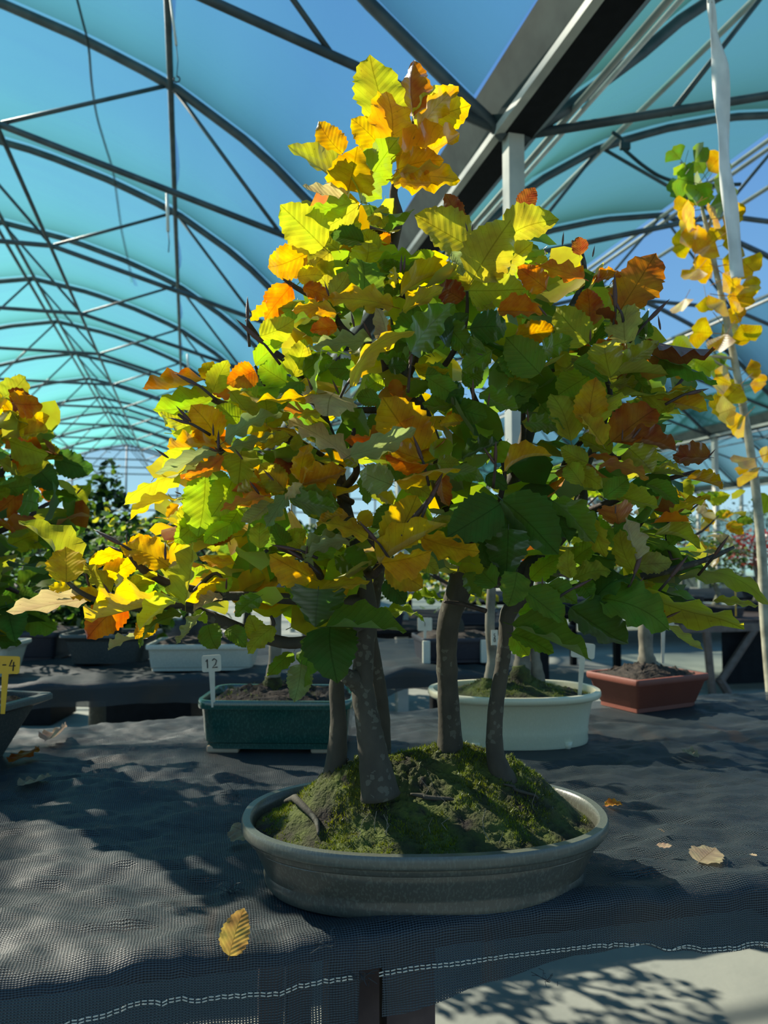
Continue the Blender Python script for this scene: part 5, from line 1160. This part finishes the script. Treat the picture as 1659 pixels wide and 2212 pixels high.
strap((405, 765), (407, 800), (407, 815), 8.0, 'short white strap hanging from the purlin above the orange leaf', False, .011)
cb_ = thing('roof_wire', at(190, 100, 4.6), 'thin dark cord sagging under the left roof film', 'cord')
for dx in (0, 5):
    pts, rr_ = spline([at(x + dx * .6, y, D) - Vector(cb_.location) for x, y, D in ((150, -60, 4.0), (176, 40, 4.3), (190, 100, 4.5), (197, 180, 4.9), (208, 250, 5.3), (225, 310, 5.8), (243, 370, 6.3), (252, 430, 6.9), (262, 500, 7.6), (275, 560, 8.4), (284, 610, 9.2))], [.006] * 11, 4)
    mb = MB(); mb.tube(pts, .0045 if dx == 0 else .003, 6); mb.build('strand', M['cord'], cb_, True)
    
rw = thing('roof_cable', at(1335, 305, 4.9), 'dark cable looping from the right roof truss behind the ginkgo', 'cable'); b_ = Vector(rw.location)
pts, rr_ = spline([at(x, y, 4.9) - b_ for x, y in ((1322, 285), (1342, 300), (1345, 318), (1362, 335), (1395, 362), (1435, 385), (1500, 400), (1600, 398))], [.009] * 8, 4)
mb = MB(); mb.tube(pts, .012, 6); mb.build('strand', M['cord'], rw, True)
mb = MB(); mb.box(at(1350, 316, 4.9) - b_, .07, .03, .05); bevel(mb.build('clamp', M['cord'], rw), .008)
# ------------------------------------------------------------------ fallen leaves on the cloth
def fallen(bx, by, tx, ty, colr, lb, wfac=1.0, z=0, mesh=None, hang=False, name='fallen_leaf', seed=0):
    rr = random.Random(seed + int(bx))
    if hang:
        x_ = at((bx + tx) / 2, 0, .78).x; Dq = FRONT.y + .235 * x_ - .024
        B = at(bx, by, Dq); T = at(tx, ty, Dq + .01)
    else: B = tab(bx, by, TZ + .010 + z); T = tab(tx, ty, TZ + .012 + z)
    d = T - B; Lr = d.length; y = d.normalized(); nrm = Vector((0, -.95, .45)).normalized() if hang else Vector((rr.gauss(0, .2), -.35, 1)).normalized()
    x = y.cross(nrm).normalized(); zz = x.cross(y)
    t = bpy.data.objects.new(name, mesh or rr.choice(LEAVES)); COL.objects.link(t)
    t.matrix_world = Matrix.Translation(B) @ Matrix((x, y, zz)).transposed().to_4x4() @ Matrix.Diagonal((Lr * wfac, Lr, Lr * .9, 1))
    t.color = jitcol(colr, rr); tag(t, lb, 'leaf'); return t
PAL.update({'FY': (.50, .31, .085), 'FT': (.45, .35, .22), 'FO': (.70, .30, .05), 'FP': (.70, .52, .34)})
fallen(495, 2065, 528, 1960, 'FY', 'ochre yellow fallen leaf on the cloth at the front left of the main pot', .95, hang=True, mesh=FLAT[0])
fallen(40, 1697, 112, 1675, 'FT', 'tan fallen leaf on the cloth at the far left', 1.0)
fallen(98, 1600, 142, 1572, 'FP', 'pale curled fallen leaf on the cloth left of the green pot', .6, .006)
fallen(30, 1645, 75, 1618, 'OB', 'rust brown fallen leaf beside the dark grey pot at left', .9)
fallen(540, 1808, 500, 1785, 'FT', 'greyish tan fallen leaf against the left side of the main pot', 1.3, .006)
fallen(1306, 1740, 1345, 1738, 'FO', 'small orange fallen leaf just right of the main pot', .9)
fallen(1418, 1826, 1452, 1828, 'FP', 'small pale folded leaf on the cloth right of the main pot', .7)
fallen(1510, 1862, 1545, 1835, 'FP', 'pale tan rounded fallen leaf on the cloth at the right', 1.2)
fallen(1620, 1845, 1636, 1849, 'FP', 'tiny pale leaf scrap near the right edge of the cloth', .8)
fallen(1478, 1620, 1508, 1636, 'FT', 'dull tan fallen leaf on the cloth below the red clay pot', .5)
fallen(1085, 1655, 1112, 1662, 'O', 'orange leaf piece lying behind the rightmost thin trunk', .7, .02)
fallen(1690 - 255, 1798, 1420, 1790, 'FT', 'tiny grey tan leaf on the cloth between main pot and right edge', .6)
